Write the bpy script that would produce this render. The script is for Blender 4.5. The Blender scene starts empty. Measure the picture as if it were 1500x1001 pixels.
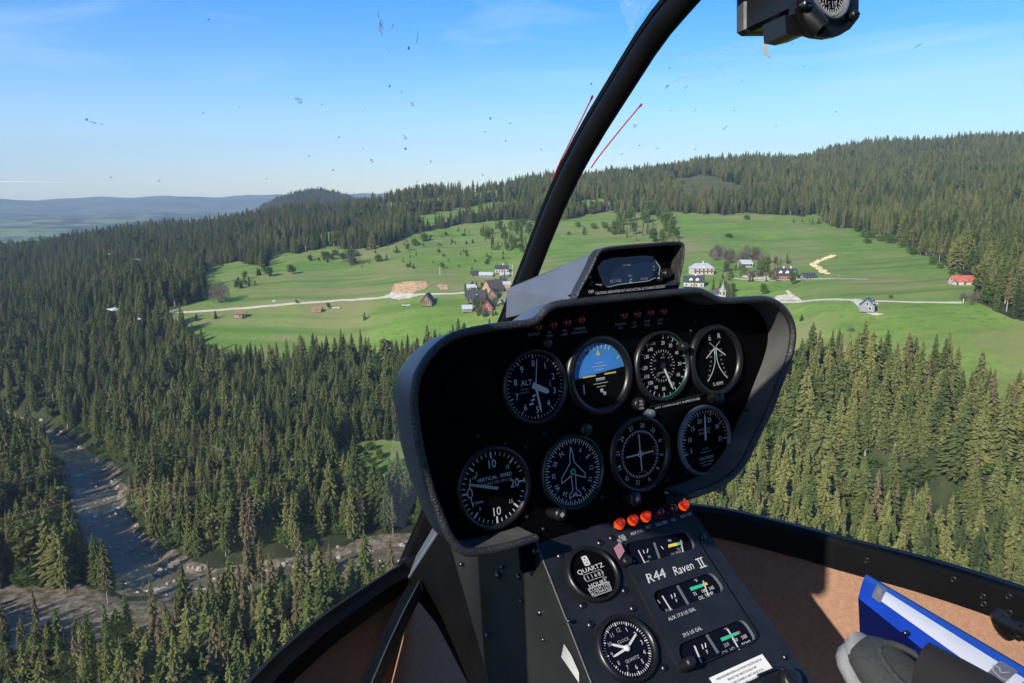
import bpy, bmesh, math, random
import numpy as np
from mathutils import Vector, Matrix
from mathutils.bvhtree import BVHTree
from mathutils.geometry import tessellate_polygon
R = math.radians
rnd = random.Random(7)
SC = bpy.context.scene
COL = SC.collection
# ------------------------------------------------------------------ camera
FPX, PITCH = 1083.0, R(11.2)
CAM = Vector((0, 0, 130.0))
CR = Vector((1, 0, 0)); CF = Vector((0, math.cos(PITCH), -math.sin(PITCH))); CU = CR.cross(CF)
def ray(px, py):
    return (CF + CR*((px-750)/FPX) + CU*((500.5-py)/FPX))
def at(px, py, z):
    return CAM + ray(px, py)*z
def proj(p):
    d = p - CAM; z = d.dot(CF)
    return 750+FPX*d.dot(CR)/z, 500.5-FPX*d.dot(CU)/z
def cdir(x, y, z): return CR*x + CU*y + CF*z
# cabin axes: right, forward, up
RH = cdir(1850, 247, 1083).normalized()
AH = cdir(-1083, 0, 1850).normalized()
BH = RH.cross(AH).normalized()
ORG = CAM + cdir(.1174, -.197, .82)
def H(l, a, b): return ORG + RH*l + AH*a + BH*b

cam = bpy.data.cameras.new('camera'); co = bpy.data.objects.new('camera', cam); COL.objects.link(co)
cam.sensor_width = 36; cam.lens = FPX/1500*36; cam.clip_start = .05; cam.clip_end = 60000
co.location = CAM; co.rotation_euler = (R(90)-PITCH, 0, 0); SC.camera = co

# ------------------------------------------------------------------ materials
def nt(name):
    m = bpy.data.materials.new(name); m.use_nodes = True
    t = m.node_tree; t.nodes.clear(); return m, t
def N(t, typ, **k):
    n = t.nodes.new(typ)
    for a, v in k.items():
        if a[0] == '_': n.inputs[a[1:]].default_value = v
        else: setattr(n, a, v)
    return n
def L(t, a, b): t.links.new(a, b)
def mat(name, col, rough=.5, metal=0, var=.15, scale=20, bump=0, bscale=None, spec=.5, coords='Object', emit=None, coat=0, trans=0):
    m, t = nt(name)
    o = N(t, 'ShaderNodeOutputMaterial'); p = N(t, 'ShaderNodeBsdfPrincipled')
    p.inputs['Roughness'].default_value = rough; p.inputs['Metallic'].default_value = metal
    p.inputs['Specular IOR Level'].default_value = spec; p.inputs['Coat Weight'].default_value = coat
    p.inputs['Transmission Weight'].default_value = trans
    L(t, p.outputs[0], o.inputs[0])
    tc = N(t, 'ShaderNodeTexCoord')
    nz = N(t, 'ShaderNodeTexNoise'); nz.inputs['Scale'].default_value = scale; nz.inputs['Detail'].default_value = 6
    L(t, tc.outputs[coords], nz.inputs['Vector'])
    mr = N(t, 'ShaderNodeMapRange'); mr.inputs['From Min'].default_value = .3; mr.inputs['From Max'].default_value = .7
    mr.inputs['To Min'].default_value = 1-var; mr.inputs['To Max'].default_value = 1+var
    L(t, nz.outputs[0], mr.inputs[0])
    mx = N(t, 'ShaderNodeVectorMath', operation='SCALE'); mx.inputs[0].default_value = col
    L(t, mr.outputs[0], mx.inputs['Scale']); L(t, mx.outputs[0], p.inputs['Base Color'])
    if bump:
        b = N(t, 'ShaderNodeBump'); b.inputs['Strength'].default_value = bump; b.inputs['Distance'].default_value = .002
        n2 = N(t, 'ShaderNodeTexNoise'); n2.inputs['Scale'].default_value = bscale or scale; n2.inputs['Detail'].default_value = 4
        L(t, tc.outputs[coords], n2.inputs['Vector']); L(t, n2.outputs[0], b.inputs['Height']); L(t, b.outputs[0], p.inputs['Normal'])
    if emit:
        p.inputs['Emission Color'].default_value = (*emit[:3], 1); p.inputs['Emission Strength'].default_value = emit[3]
    return m
M = {}
M['panel'] = mat('black_panel_paint', (.0018, .0018, .0024), .6, bump=.12, bscale=900, spec=.05)
M['console'] = mat('black_console_paint', (.009, .011, .017), .55, bump=.35, bscale=700, var=.45, scale=22, spec=.35)
M['console_side'] = mat('grey_black_sheet_metal', (.016, .017, .016), .45, var=.35, scale=9, bump=.1, bscale=60)
M['vinyl'] = mat('pebbled_black_vinyl', (.03, .03, .032), .34, bump=.9, bscale=420, var=.3, scale=40)
M['visor_out'] = mat('satin_black_visor', (.065, .074, .09), .38, bump=.25, bscale=600, var=.12, scale=30, spec=.8)
M['visor_in'] = mat('grey_visor_lining', (.06, .06, .058), .7, var=.35, scale=25, bump=.3, bscale=120)
M['boxgrey'] = mat('grey_box_paint', (.11, .125, .15), .5, var=.08, scale=30, bump=.12, bscale=400)
M['black'] = mat('black_plastic', (.008, .008, .009), .4, var=.2)
M['rubber'] = mat('black_rubber', (.004, .004, .004), .7, var=.2, bump=.2, bscale=200, spec=.12)
M['bezel'] = mat('bezel_black', (.008, .008, .009), .35, var=.2)
M['dial'] = mat('dial_black', (.002, .002, .003), .7, var=.1, spec=.05)
M['dialblue'] = mat('dial_navy', (.0035, .0045, .011), .7, var=.1, spec=.05)
M['white'] = mat('white_lettering', (.56, .56, .56), .6, var=.03)
M['dim'] = mat('dim_grey_lettering', (.30, .30, .30), .7, var=.1)  # duller grey for secondary lettering and small marks
M['steel'] = mat('screw_steel', (.12, .12, .125), .35, 1, var=.2)
M['red'] = mat('red_marking', (.45, .03, .02), .5)
M['green'] = mat('green_marking', (.03, .42, .22), .5)
M['yellow'] = mat('yellow_marking', (.6, .45, .08), .5)
M['aiblue'] = mat('horizon_sky_blue', (.045, .21, .50), .5, var=.03)
M['aibrown'] = mat('horizon_ground_black', (.004, .004, .004), .5, spec=.05)
M['screen'] = mat('dark_blue_screen', (.006, .009, .03), .2)
M['amber'] = mat('amber_lens', (1.0, .14, .02), .06, var=.05, coat=.8, trans=.7, emit=(1, .07, .005, .03))
M['lampglow'] = mat('orange_lamp_reflector', (.95, .30, .05), .3, var=.2, emit=(1, .20, .02, .8))
M['redlens'] = mat('red_lens', (.20, .012, .008), .15, coat=.5)
M['purple'] = mat('dark_red_lens', (.07, .006, .02), .15, coat=.6)
M['pink'] = mat('pink_tag', (.35, .16, .22), .6)
M['paper'] = mat('white_placard', (.72, .72, .70), .6, var=.04)
M['ink'] = mat('black_ink', (.03, .03, .03), .6)
M['carpet'] = mat('brown_carpet', (.33, .19, .125), .95, var=.12, scale=140, bump=.9, bscale=420, spec=.1)
M['frame'] = mat('black_frame_paint', (.005, .005, .0055), .5, spec=.15, var=.25, bump=.2, bscale=150)
M['frame_lip'] = mat('grey_frame_rubber', (.05, .05, .05), .5, var=.25, bump=.3, bscale=200)
M['bare'] = mat('bare_aluminium_edge', (.55, .55, .55), .3, .6)
M['blue'] = mat('shaded_blue_binder', (.002, .005, .06), .35, var=.12, coat=.3)  # shade put into the colour: cover far darker than the spine
M['blue2'] = mat('blue_binder_spine', (.008, .045, .36), .3, var=.12, coat=.3)
M['sleeve'] = mat('white_label_sleeve', (.62, .63, .66), .22, var=.05, coat=.4)
M['tag'] = mat('grey_label_tag', (.13, .13, .14), .4)
M['sole'] = mat('grey_white_sole', (.20, .21, .22), .7, var=.18, bump=.4, bscale=300)
M['shoe'] = mat('grey_mesh_shoe', (.032, .036, .036), .85, var=.25, scale=200, bump=.6, bscale=600)
M['sock'] = mat('black_cloth', (.006, .006, .007), .9)
M['yarn'] = mat('red_yarn', (.42, .012, .02), .8, bump=.5, bscale=900)
M['floor'] = mat('dark_blue_floor', (.012, .017, .035), .7, var=.3)
M['roof_in'] = mat('cabin_lining', (.05, .045, .04), .9)
M['tape'] = mat('peeling_clear_tape', (.45, .45, .42), .25, var=.3)

def glass_mat(name, refl, tint=(1, 1, 1), rough=.0):
    m, t = nt(name)
    o = N(t, 'ShaderNodeOutputMaterial'); mx = N(t, 'ShaderNodeMixShader')
    tr = N(t, 'ShaderNodeBsdfTransparent'); tr.inputs[0].default_value = (*tint, 1)
    gl = N(t, 'ShaderNodeBsdfGlossy'); gl.inputs['Roughness'].default_value = rough; gl.inputs[0].default_value = (.9, .95, 1, 1)
    lw = N(t, 'ShaderNodeLayerWeight'); lw.inputs[0].default_value = .12
    mp = N(t, 'ShaderNodeMath', operation='MULTIPLY'); mp.inputs[1].default_value = refl
    L(t, lw.outputs['Fresnel'], mp.inputs[0]); L(t, mp.outputs[0], mx.inputs[0]); L(t, tr.outputs[0], mx.inputs[1]); L(t, gl.outputs[0], mx.inputs[2])
    L(t, mx.outputs[0], o.inputs[0]); return m
M['windscreen'] = glass_mat('acrylic_windscreen', .12, (.985, .99, .99))
M['dialglass'] = glass_mat('dial_glass', .07)
def film_mat(name, col, fac, scale=60):
    m, t = nt(name)
    o = N(t, 'ShaderNodeOutputMaterial'); mx = N(t, 'ShaderNodeMixShader'); tr = N(t, 'ShaderNodeBsdfTransparent')
    d = N(t, 'ShaderNodeBsdfDiffuse'); d.inputs[0].default_value = (*col, 1)
    tl = N(t, 'ShaderNodeBsdfTranslucent'); tl.inputs[0].default_value = (*col, 1); a = N(t, 'ShaderNodeAddShader')
    tc = N(t, 'ShaderNodeTexCoord'); nz = N(t, 'ShaderNodeTexNoise'); nz.inputs['Scale'].default_value = scale; nz.inputs['Detail'].default_value = 8
    mr = N(t, 'ShaderNodeMapRange'); mr.inputs['From Min'].default_value = .35; mr.inputs['From Max'].default_value = .65; mr.inputs['To Max'].default_value = fac; mr.inputs['To Min'].default_value = fac*.25
    L(t, tc.outputs['Object'], nz.inputs['Vector']); L(t, nz.outputs[0], mr.inputs[0]); L(t, mr.outputs[0], mx.inputs[0])
    L(t, d.outputs[0], a.inputs[0]); L(t, tl.outputs[0], a.inputs[1]); L(t, tr.outputs[0], mx.inputs[1]); L(t, a.outputs[0], mx.inputs[2]); L(t, mx.outputs[0], o.inputs[0]); return m
M['bug'] = film_mat('dried_insect_smear', (.16, .17, .14), .6, 900)
M['bugdark'] = film_mat('dark_insect_speck', (.03, .03, .03), 1.0, 900)
M['glassmark'] = film_mat('white_scuff', (.8, .82, .85), 1.0, 300)
M['scuff'] = film_mat('painted_acrylic_reflection', (.8, .85, .9), .22, 40)  # pale film that paints faint reflections onto the acrylic

# ------------------------------------------------------------------ mesh builder
class MB:
    def __init__(s): s.v = []; s.f = []; s.m = []; s.sm = []
    def add(s, vs, fs, m=0, smooth=False):
        o = len(s.v); s.v += [Vector(v) for v in vs]
        for f in fs: s.f.append([i+o for i in f]); s.m.append(m); s.sm.append(smooth)
        return s
    def loops(s, rings, closed=True, cap0=False, cap1=False, m=0, smooth=False):
        n = len(rings[0]); vs = [p for r in rings for p in r]; fs = []
        for i in range(len(rings)-1):
            for j in range(n if closed else n-1):
                k = (j+1) % n
                fs.append((i*n+j, i*n+k, (i+1)*n+k, (i+1)*n+j))
        s.add(vs, fs, m, smooth)
        if cap0: s.poly(rings[0][::-1], m)
        if cap1: s.poly(rings[-1], m)
        return s
    def poly(s, pts, m=0):
        pts = [Vector(p) for p in pts]
        if len(pts) <= 4: return s.add(pts, [tuple(range(len(pts)))], m)
        tr = tessellate_polygon([pts]); return s.add(pts, [tuple(t) for t in tr], m)
    def prism(s, pts, d, m=0):      # polygon pts extruded by vector d
        b = [Vector(p)+d for p in pts]
        return s.loops([[Vector(p) for p in pts], b], cap0=True, cap1=True, m=m)
    def box(s, c, ax, ay, az, m=0):  # half-axes
        c = Vector(c); return s.prism([c-ax-ay-az, c+ax-ay-az, c+ax+ay-az, c-ax+ay-az], az*2, m)
    def tube(s, path, r, n=10, m=0, cap=True):
        path = [Vector(p) for p in path]; rings = []; up = None
        for i, p in enumerate(path):
            t = (path[min(i+1, len(path)-1)]-path[max(i-1, 0)]).normalized()
            if up is None:
                up = t.orthogonal().normalized()
            up = (up - t*up.dot(t)).normalized(); sd = t.cross(up)
            rr = r[i] if isinstance(r, (list, tuple)) else r
            rings.append([p + (up*math.cos(a)+sd*math.sin(a))*rr for a in [2*math.pi*k/n for k in range(n)]])
        return s.loops(rings, cap0=cap, cap1=cap, m=m, smooth=True)
    def sweep(s, path, prof, side, up, m=0, smooth=False):  # prof = closed 2d list in (side,up)
        rings = []
        for i, p in enumerate(path):
            t = (path[min(i+1, len(path)-1)]-path[max(i-1, 0)]).normalized()
            u = up(i) if callable(up) else up
            sd = t.cross(u).normalized(); u2 = sd.cross(t).normalized()
            rings.append([p + sd*a + u2*b for a, b in prof])
        return s.loops(rings, cap0=True, cap1=True, m=m, smooth=smooth)
    def disc(s, c, ex, ey, r, n=40, m=0, r0=0, off=None):
        c = Vector(c)
        ring = lambda q: [c + ex*(q*math.cos(a)) + ey*(q*math.sin(a)) for a in [2*math.pi*k/n for k in range(n)]]
        if r0: return s.loops([ring(r0), ring(r)], m=m)
        return s.add([c]+ring(r), [(0, k+1, (k+1) % n+1) for k in range(n)], m)
    def lathe(s, c, ex, ey, en, prof, n=40, m=0, cap=True, smooth=True):   # prof list (r, h)
        c = Vector(c)
        rings = [[c + ex*(r*math.cos(a)) + ey*(r*math.sin(a)) + en*h for a in [2*math.pi*k/n for k in range(n)]] for r, h in prof]
        return s.loops(rings, cap1=cap, cap0=cap, m=m, smooth=smooth)
    def build(s, name, mats, parent=None, base=None, label=None):
        if base is None: base = parent['_b'] if parent is not None else Vector((0, 0, 0))
        base = Vector(base)
        me = bpy.data.meshes.new(name)
        me.from_pydata([v-base for v in s.v], [], s.f)
        mats = mats if isinstance(mats, (list, tuple)) else [mats]
        for q in mats: me.materials.append(q)
        me.polygons.foreach_set('material_index', s.m); me.polygons.foreach_set('use_smooth', s.sm)
        me.update()
        o = bpy.data.objects.new(name, me); COL.objects.link(o)
        if parent is not None: o.parent = parent
        else: o.location = base
        o['_b'] = base
        if label: o['label'] = label
        return o
def thing(name, label, cat, loc, group=None):
    o = bpy.data.objects.new(name, None); COL.objects.link(o); o.location = loc; o.empty_display_size = .1
    o['_b'] = Vector(loc); o['label'] = label; o['category'] = cat
    if group: o['group'] = group
    return o
def tag(o, label, cat, group=None):
    o['label'] = label; o['category'] = cat
    if group: o['group'] = group
    return o
def struct(o, kind='structure'): o['kind'] = kind; return o

# ------------------------------------------------------------------ planes and lettering
class Plane:
    def __init__(s, o, ex, ey):
        s.o = Vector(o); s.ex = ex.normalized(); s.n = ex.cross(ey).normalized(); s.ey = s.n.cross(s.ex).normalized()
    def hit(s, px, py, off=0):
        d = ray(px, py); t = (s.o + s.n*off - CAM).dot(s.n)/d.dot(s.n); return CAM + d*t
    def uv(s, px, py, off=0):
        q = s.hit(px, py, off)-s.o; return q.dot(s.ex), q.dot(s.ey)
    def P(s, u, v, off=0): return s.o + s.ex*u + s.ey*v + s.n*off
_tc = {}
def glyphs(st):
    if st in _tc: return _tc[st]
    c = bpy.data.curves.new('t', 'FONT'); c.body = st; c.size = 1; c.resolution_u = 2; c.align_x = 'CENTER'
    o = bpy.data.objects.new('t', c); COL.objects.link(o)
    dg = bpy.context.evaluated_depsgraph_get(); e = o.evaluated_get(dg); me = e.to_mesh()
    vs = [(v.co.x, v.co.y) for v in me.vertices]; fs = [tuple(p.vertices) for p in me.polygons]
    e.to_mesh_clear(); bpy.data.objects.remove(o); bpy.data.curves.remove(c)
    _tc[st] = (vs, fs); return _tc[st]
def text(mb, st, c, ex, ey, h, m=0, wide=1.0, centre=True):
    vs, fs = glyphs(st)
    if not vs: return
    s = h/.70; dy = -.35 if centre else 0
    mb.add([Vector(c) + ex*(x*s*wide) + ey*((y+dy)*s) for x, y in vs], fs, m)
def stroke(mb, a, b, w, n, m=0):
    a = Vector(a); b = Vector(b); t = (b-a).normalized(); sd = n.cross(t).normalized()*w*.5
    mb.add([a-sd, a+sd, b+sd, b-sd], [(0, 1, 2, 3)], m)
def needle(mb, c, d, n, l0, l1, w, m=0):
    sd = n.cross(d).normalized()*w*.5
    mb.add([c-d*l0-sd, c-d*l0+sd, c+d*l1*.85+sd*.8, c+d*l1, c+d*l1*.85-sd*.8], [(0, 1, 2, 3, 4)], m)
def pol(pl, c, deg, r, off=0):     # clockwise from up
    a = R(deg); return c + pl.ex*(r*math.sin(a)) + pl.ey*(r*math.cos(a)) + pl.n*off

PN = Plane(ORG, RH, BH)                       # panel face: normal points aft towards the viewer
assert PN.n.dot(AH) < 0 or True
s50 = (AH*math.cos(R(50)) + BH*math.sin(R(50)))
PC = Plane(ORG, RH, s50)                      # console face
# ================================================================== INSTRUMENT PANEL POD
LIPD = .035
lip_px = [(786,790),(757,799),(729,806.8),(690,813),(671.7,806.8),(656,788.6),(643,757),(628.8,721),(615.8,674),(606.8,625),(603,586),(606.7,555.7),(615,536.5),(632,512.6),(656,493),(680,485),(716,478),(752,474),(776,472),(788,465),(797,453),(812,444),(843,441),(896,435.5),(956,430),(994,426),(1022,424),(1035,429),(1049,437),(1064,439.5),(1100,437),(1124,436),(1143,445.5),(1155,460),(1162.5,479),(1162.5,503),(1155,532),(1142,565),(1130,599),(1109,640.5),(1088.6,682),(1070,701.6),(1052,713),(1026,723.6),(1005.5,730)]
def smooth2(pts, n=1):
    for _ in range(n):
        q = [pts[0]]
        for a, b in zip(pts[:-1], pts[1:]):
            q.append(tuple(i*.75+j*.25 for i, j in zip(a, b))); q.append(tuple(i*.25+j*.75 for i, j in zip(a, b)))
        q.append(pts[-1]); pts = q
    return pts
lip = [PN.uv(x, y, LIPD) for x, y in smooth2(lip_px, 2)]
def out2(pts, d, closed=False):
    r = []; n = len(pts)
    for i in range(n):
        a = pts[(i-1) % n] if closed else pts[max(i-1, 0)]; b = pts[(i+1) % n] if closed else pts[min(i+1, n-1)]
        tx, ty = b[0]-a[0], b[1]-a[1]; l = math.hypot(tx, ty) or 1
        r.append((pts[i][0]-ty/l*d, pts[i][1]+tx/l*d))
    return r
base = PN.P(0, 0, -.05)
panel = thing('instrument_panel', 'black hooded instrument pod carrying two rows of round flight gauges in front of the windscreen', 'instrument panel', base)
rings = []
for off, ins in ((.0335, -.001), (.015, 0), (-.01, .003), (-.035, .010), (-.06, .024), (-.085, .05)):
    rings.append([PN.P(u, v, off) for u, v in out2(lip, -ins)])
mb = MB(); mb.loops(rings, closed=False, smooth=True)
mb.poly(rings[-1]); shell = mb.build('visor', M['visor_out'], panel)
mb = MB()
inn = out2(lip, -.004)
mb.loops([[PN.P(u, v, LIPD-.001) for u, v in inn], [PN.P(u, v, .018) for u, v in out2(lip, -.0045)], [PN.P(u, v, 0) for u, v in out2(lip, -.005)]], closed=False, smooth=True)
mb.build('visor_lining', M['visor_in'], panel)
mb = MB(); mb.tube([PN.P(u, v, LIPD) for u, v in out2(lip, -.0015)], .0042, n=10); mb.build('visor_lip', M['vinyl'], panel)
mb = MB(); face = [PN.P(u, v, 0) for u, v in out2(lip, -.0052)]; face = [face[0]-BH*.05]+face+[face[-1]-BH*.05]
mb.prism(face, -PN.n*.004); mb.build('panel_face', M['panel'], panel)

def depth(p): return (p-CAM).dot(CF)
def screw(pl, px, py, parent, r=.0034, m='steel', off=0):
    c = pl.hit(px, py, off); b = MB(); b.lathe(c, pl.ex, pl.ey, pl.n, [(r, 0), (r, .0008), (r*.75, .0018), (r*.2, .0022)], n=14)
    a = rnd.random()*3; d = pl.ex*math.cos(a)+pl.ey*math.sin(a); e = pl.n.cross(d)
    b.box(c+pl.n*.0022, d*r*.7, e*r*.12, pl.n*.0003, 1); b.box(c+pl.n*.0022, e*r*.7, d*r*.12, pl.n*.00035, 1)
    return b.build('screw', [M[m], M['rubber']], parent)
def bezel(pl, c, rf, name, parent, label=None, m='bezel', h=.006, w=1.1):
    b = MB(); b.lathe(c, pl.ex, pl.ey, pl.n, [(rf*w*1.05, -.001), (rf*w*1.05, h*.4), (rf*w, h), (rf*1.03, h), (rf*.99, .0008)], n=56, cap=False)
    o = b.build(name, M[m], parent, label=label)
    b = MB(); b.disc(c+pl.n*.0015, pl.ex, pl.ey, rf*1.02, n=56); b.build('dial', M['dialblue' if name in ('altimeter', 'clock', 'heading_indicator') else 'dial'], o)
    return o
def dglass(pl, c, rf, o, h=.005):
    b = MB(); b.disc(c+pl.n*h, pl.ex, pl.ey, rf*1.03, n=48); b.build('glass', M['dialglass'], o)
def ticks(b, pl, c, degs, r0, r1, w, off=.0022, m=0):
    for d in degs: stroke(b, pol(pl, c, d, r0, off), pol(pl, c, d, r1, off), w, pl.n, m)
def num(b, pl, c, st, deg, r, h, m=0, radial=False, off=.0022, wide=.9):
    p = pol(pl, c, deg, r, off)
    if radial:
        a = R(deg); ey = pl.ex*math.sin(a)+pl.ey*math.cos(a); ex = ey.cross(pl.n)
        text(b, st, p, ex, ey, h, m, wide)
    else: text(b, st, p, pl.ex, pl.ey, h, m, wide)
def hpx_r(pl, px, py, hpx):
    return hpx*.5*depth(pl.hit(px, py))/FPX

# altimeter
c = PN.hit(782.5, 566); rf = hpx_r(PN, 782, 566, 98); g = bezel(PN, c, rf, 'altimeter', panel)
b = MB(); ticks(b, PN, c, [i*36 for i in range(10)], rf*.84, rf*.97, .0009); ticks(b, PN, c, [i*7.2 for i in range(50) if i % 5], rf*.90, rf*.97, .0006)
for i in range(10): num(b, PN, c, str(i), i*36, rf*.70, .0066)
text(b, 'ALT', pol(PN, c, -62, rf*.33, .0022), PN.ex, PN.ey, .0055)
text(b, '1000 FEET', pol(PN, c, -95, rf*.38, .0022), PN.ex, PN.ey, .0016, 1); text(b, 'INCHES HG', pol(PN, c, -108, rf*.42, .0022), PN.ex, PN.ey, .0016, 1)
b.add([pol(PN, c, q, k*rf, .002) for q, k in ((95, .42), (80, .42), (83, .66), (92, .66))], [(0, 1, 2, 3)], 2); text(b, '2992', pol(PN, c, 88, rf*.54, .0022), PN.ey, -PN.ex, .0026, 1)
b.build('markings', [M['white'], M['dim'], M['dial']], g)
b = MB()
for k in range(3): stroke(b, pol(PN, c, 186+k*4, rf*(.25+.13*k), .0023), pol(PN, c, 204+k*2, rf*(.32+.13*k), .0023), .0018, PN.n)
b.build('striped_flag', M['white'], g)
for nm, dg_, l, w in (('needle', 172, .82, .0026), ('needle', 118, .52, .0065), ('needle', 9, .86, .0011)):
    b = MB(); d = PN.ex*math.sin(R(dg_))+PN.ey*math.cos(R(dg_)); needle(b, c+PN.n*.0032, d, PN.n, rf*.12, rf*l, w); b.disc(c+PN.n*.0033, PN.ex, PN.ey, .0022, 14); b.build(nm, M['white'], g)
dglass(PN, c, rf, g)
# attitude indicator
c = PN.hit(877, 549); rf = hpx_r(PN, 877, 549, 96); g = bezel(PN, c, rf, 'attitude_indicator', panel, w=1.2)
def arcpts(a0, a1, r, off, n=24): return [pol(PN, c, a0+(a1-a0)*i/n, r, off) for i in range(n+1)]
b = MB(); cc = c+PN.ex*.0; pts = arcpts(-92, 82, rf*.98, .0018); b.poly(pts); b.build('sky_sector', M['aiblue'], g)
b = MB(); b.poly(arcpts(-88, 78, rf*.70, .0020)); b.build('inner_sky', mat('inner_horizon_blue', (.045, .22, .62), .5, var=.02), g)
b = MB(); b.poly(arcpts(82, 268, rf*.98, .0018)); b.build('ground_sector', M['aibrown'], g)
b = MB(); ticks(b, PN, c, (-60, -30, -20, -10, 0, 10, 20, 30, 60), rf*.80, rf*.95, .0010)
for k, wd in ((.16, .006), (.26, .010), (.36, .006)):
    stroke(b, c+PN.ey*rf*k-PN.ex*wd+PN.n*.0024, c+PN.ey*rf*k+PN.ex*wd+PN.n*.0024, .0005, PN.n); stroke(b, c-PN.ey*rf*k-PN.ex*wd+PN.n*.0024, c-PN.ey*rf*k+PN.ex*wd+PN.n*.0024, .0005, PN.n)
b.add([pol(PN, c, -8, rf*.6, .0024), pol(PN, c, 0, rf*.78, .0024), pol(PN, c, 8, rf*.6, .0024)], [(0, 1, 2)], 1)
stroke(b, pol(PN, c, -60, rf*.5, .0024)*.5+pol(PN, c, -120, rf*.5, .0024)*.5-PN.ex*.008, c-PN.ex*.006+PN.n*.0024, .0016, PN.n, 1); stroke(b, c+PN.ex*.006+PN.n*.0024, c+PN.ex*.022+PN.n*.0024, .0016, PN.n, 1)
stroke(b, c-PN.ex*.006-PN.ey*.004+PN.n*.0024, c+PN.ex*.006-PN.ey*.004+PN.n*.0024, .0012, PN.n)
for k in (-.018, .0): b.disc(c+PN.ex*(.004+k*.2)-PN.ey*(.021+k*.2)+PN.n*.0024, PN.ex, PN.ey, .0022, 12)
stroke(b, c-PN.ex*.023-PN.ey*.008+PN.n*.0024, c-PN.ex*.023-PN.ey*.018+PN.n*.0024, .0016, PN.n)
b.build('markings', [M['white'], M['yellow']], g); dglass(PN, c, rf, g)
# airspeed indicator
c = PN.hit(968.5, 536); rf = hpx_r(PN, 969, 536, 92); g = bezel(PN, c, rf, 'airspeed_indicator', panel)
b = MB(); sp = [(20, 8), (30, 34), (40, 62), (50, 92), (60, 120), (70, 150), (80, 182), (90, 208), (100, 230), (110, 250), (120, 272), (130, 300), (140, 322)]
for s_, d_ in sp: num(b, PN, c, str(s_), d_, rf*.73, .0042); ticks(b, PN, c, [d_], rf*.86, rf*.98, .0009)
ticks(b, PN, c, [(a[1]+q[1])/2 for a, q in zip(sp[:-1], sp[1:])], rf*.90, rf*.98, .0006)
ticks(b, PN, c, range(0, 360, 12), rf*.44, rf*.52, .0006)
for i, s_ in enumerate(('20', '40', '60', '80', '100', '120', '140', '160')): num(b, PN, c, s_, 10+i*42, rf*.36, .0022, 1)
text(b, 'KNOTS', pol(PN, c, -28, rf*.84, .0022), PN.ex, PN.ey, .0028, 1); text(b, 'MPH', pol(PN, c, 8, rf*.26, .0022), PN.ex, PN.ey, .0022, 1); text(b, 'AIRSPEED', pol(PN, c, 195, rf*.22, .0022), PN.ex, PN.ey, .0022, 1)
for i in range(28): stroke(b, pol(PN, c, 20+i*6, rf*.995, .0023), pol(PN, c, 26+i*6, rf*.995, .0023), .0008, PN.n, 2)
b.build('markings', [M['white'], M['dim'], M['green']], g)
b = MB(); d = PN.ex*math.sin(R(157))+PN.ey*math.cos(R(157)); needle(b, c+PN.n*.0032, d, PN.n, -.002, rf*.9, .003); b.build('needle', M['white'], g)
b = MB(); b.disc(c+PN.n*.0034, PN.ex, PN.ey, .004, 18); b.build('hub', M['black'], g); dglass(PN, c, rf, g)
# dual tachometer
c = PN.hit(1047, 528); rf = hpx_r(PN, 1047, 528, 88); g = bezel(PN, c, rf, 'dual_tachometer', panel, w=1.16)
b = MB(); text(b, 'E', c-PN.ex*.0075+PN.ey*rf*.78+PN.n*.0022, PN.ex, PN.ey, .0062); text(b, 'R', c+PN.ex*.008+PN.ey*rf*.80+PN.n*.0022, PN.ex, PN.ey, .0062)
for sg in (-1, 1):
    pp = [c + PN.ex*sg*(.0015+.014*max(0, (k-.30))**2*2.2) + PN.ey*rf*(.45-1.1*k) + PN.n*.0022 for k in [i/10 for i in range(11)]]
    for a, q in zip(pp[:-1], pp[1:]): stroke(b, a, q, .0011, PN.n)
    for k, st in ((.1, '110'), (.28, '100'), (.42, '90'), (.55, '80'), (.68, '70'), (.82, '60'), (.95, '50')):
        text(b, st, c + PN.ex*sg*(.0085+.012*max(0, k-.4)) + PN.ey*rf*(.45-1.1*k)+PN.n*.0022, PN.ex, PN.ey, .0022, 1)
    stroke(b, c+PN.ex*sg*.001+PN.ey*rf*.42+PN.n*.0025, c+PN.ex*sg*.016+PN.ey*rf*.12+PN.n*.0025, .0013, PN.n)
    stroke(b, c+PN.ex*sg*.0005+PN.ey*rf*.40+PN.n*.0023, c+PN.ex*sg*.0005+PN.ey*rf*.2+PN.n*.0023, .001, PN.n, 2)
    stroke(b, c+PN.ex*sg*.001+PN.ey*rf*.45+PN.n*.0023, c+PN.ex*sg*.009+PN.ey*rf*.62+PN.n*.0023, .001, PN.n, 1)
text(b, '% RPM', c-PN.ey*rf*.78+PN.n*.0022, PN.ex, PN.ey, .0042)
b.build('markings', [M['white'], M['dim'], M['green']], g); dglass(PN, c, rf, g)
# vertical speed indicator
c = PN.hit(722, 714); rf = hpx_r(PN, 722, 714, 107); g = bezel(PN, c, rf, 'vertical_speed_indicator', panel, w=1.12)
b = MB(); ticks(b, PN, c, [270+i*9 for i in range(-18, 19) if i % 5], rf*.88, rf*.98, .0010)
for d_, st, h in ((270, '', 0), (315, '5', .0036), (0, '10', .0085), (45, '15', .0042), (90, '20', .0085), (225, '5', .0036), (180, '10', .0085), (135, '15', .0042)):
    ticks(b, PN, c, [d_], rf*.80, rf*.99, .0018)
    if st: num(b, PN, c, st, d_, rf*(.66 if d_ % 90 == 0 else .68), h)
stroke(b, pol(PN, c, 86, rf*.98, .0023), pol(PN, c, 94, rf*.98, .0023), .0014, PN.n)
ring = [pol(PN, c, 270, rf*.74, .0022)+PN.ex*.0026*math.cos(k)+PN.ey*.0045*math.sin(k) for k in [i*math.pi/8 for i in range(17)]]
for a, q in zip(ring[:-1], ring[1:]): stroke(b, a, q, .0010, PN.n)
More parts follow.
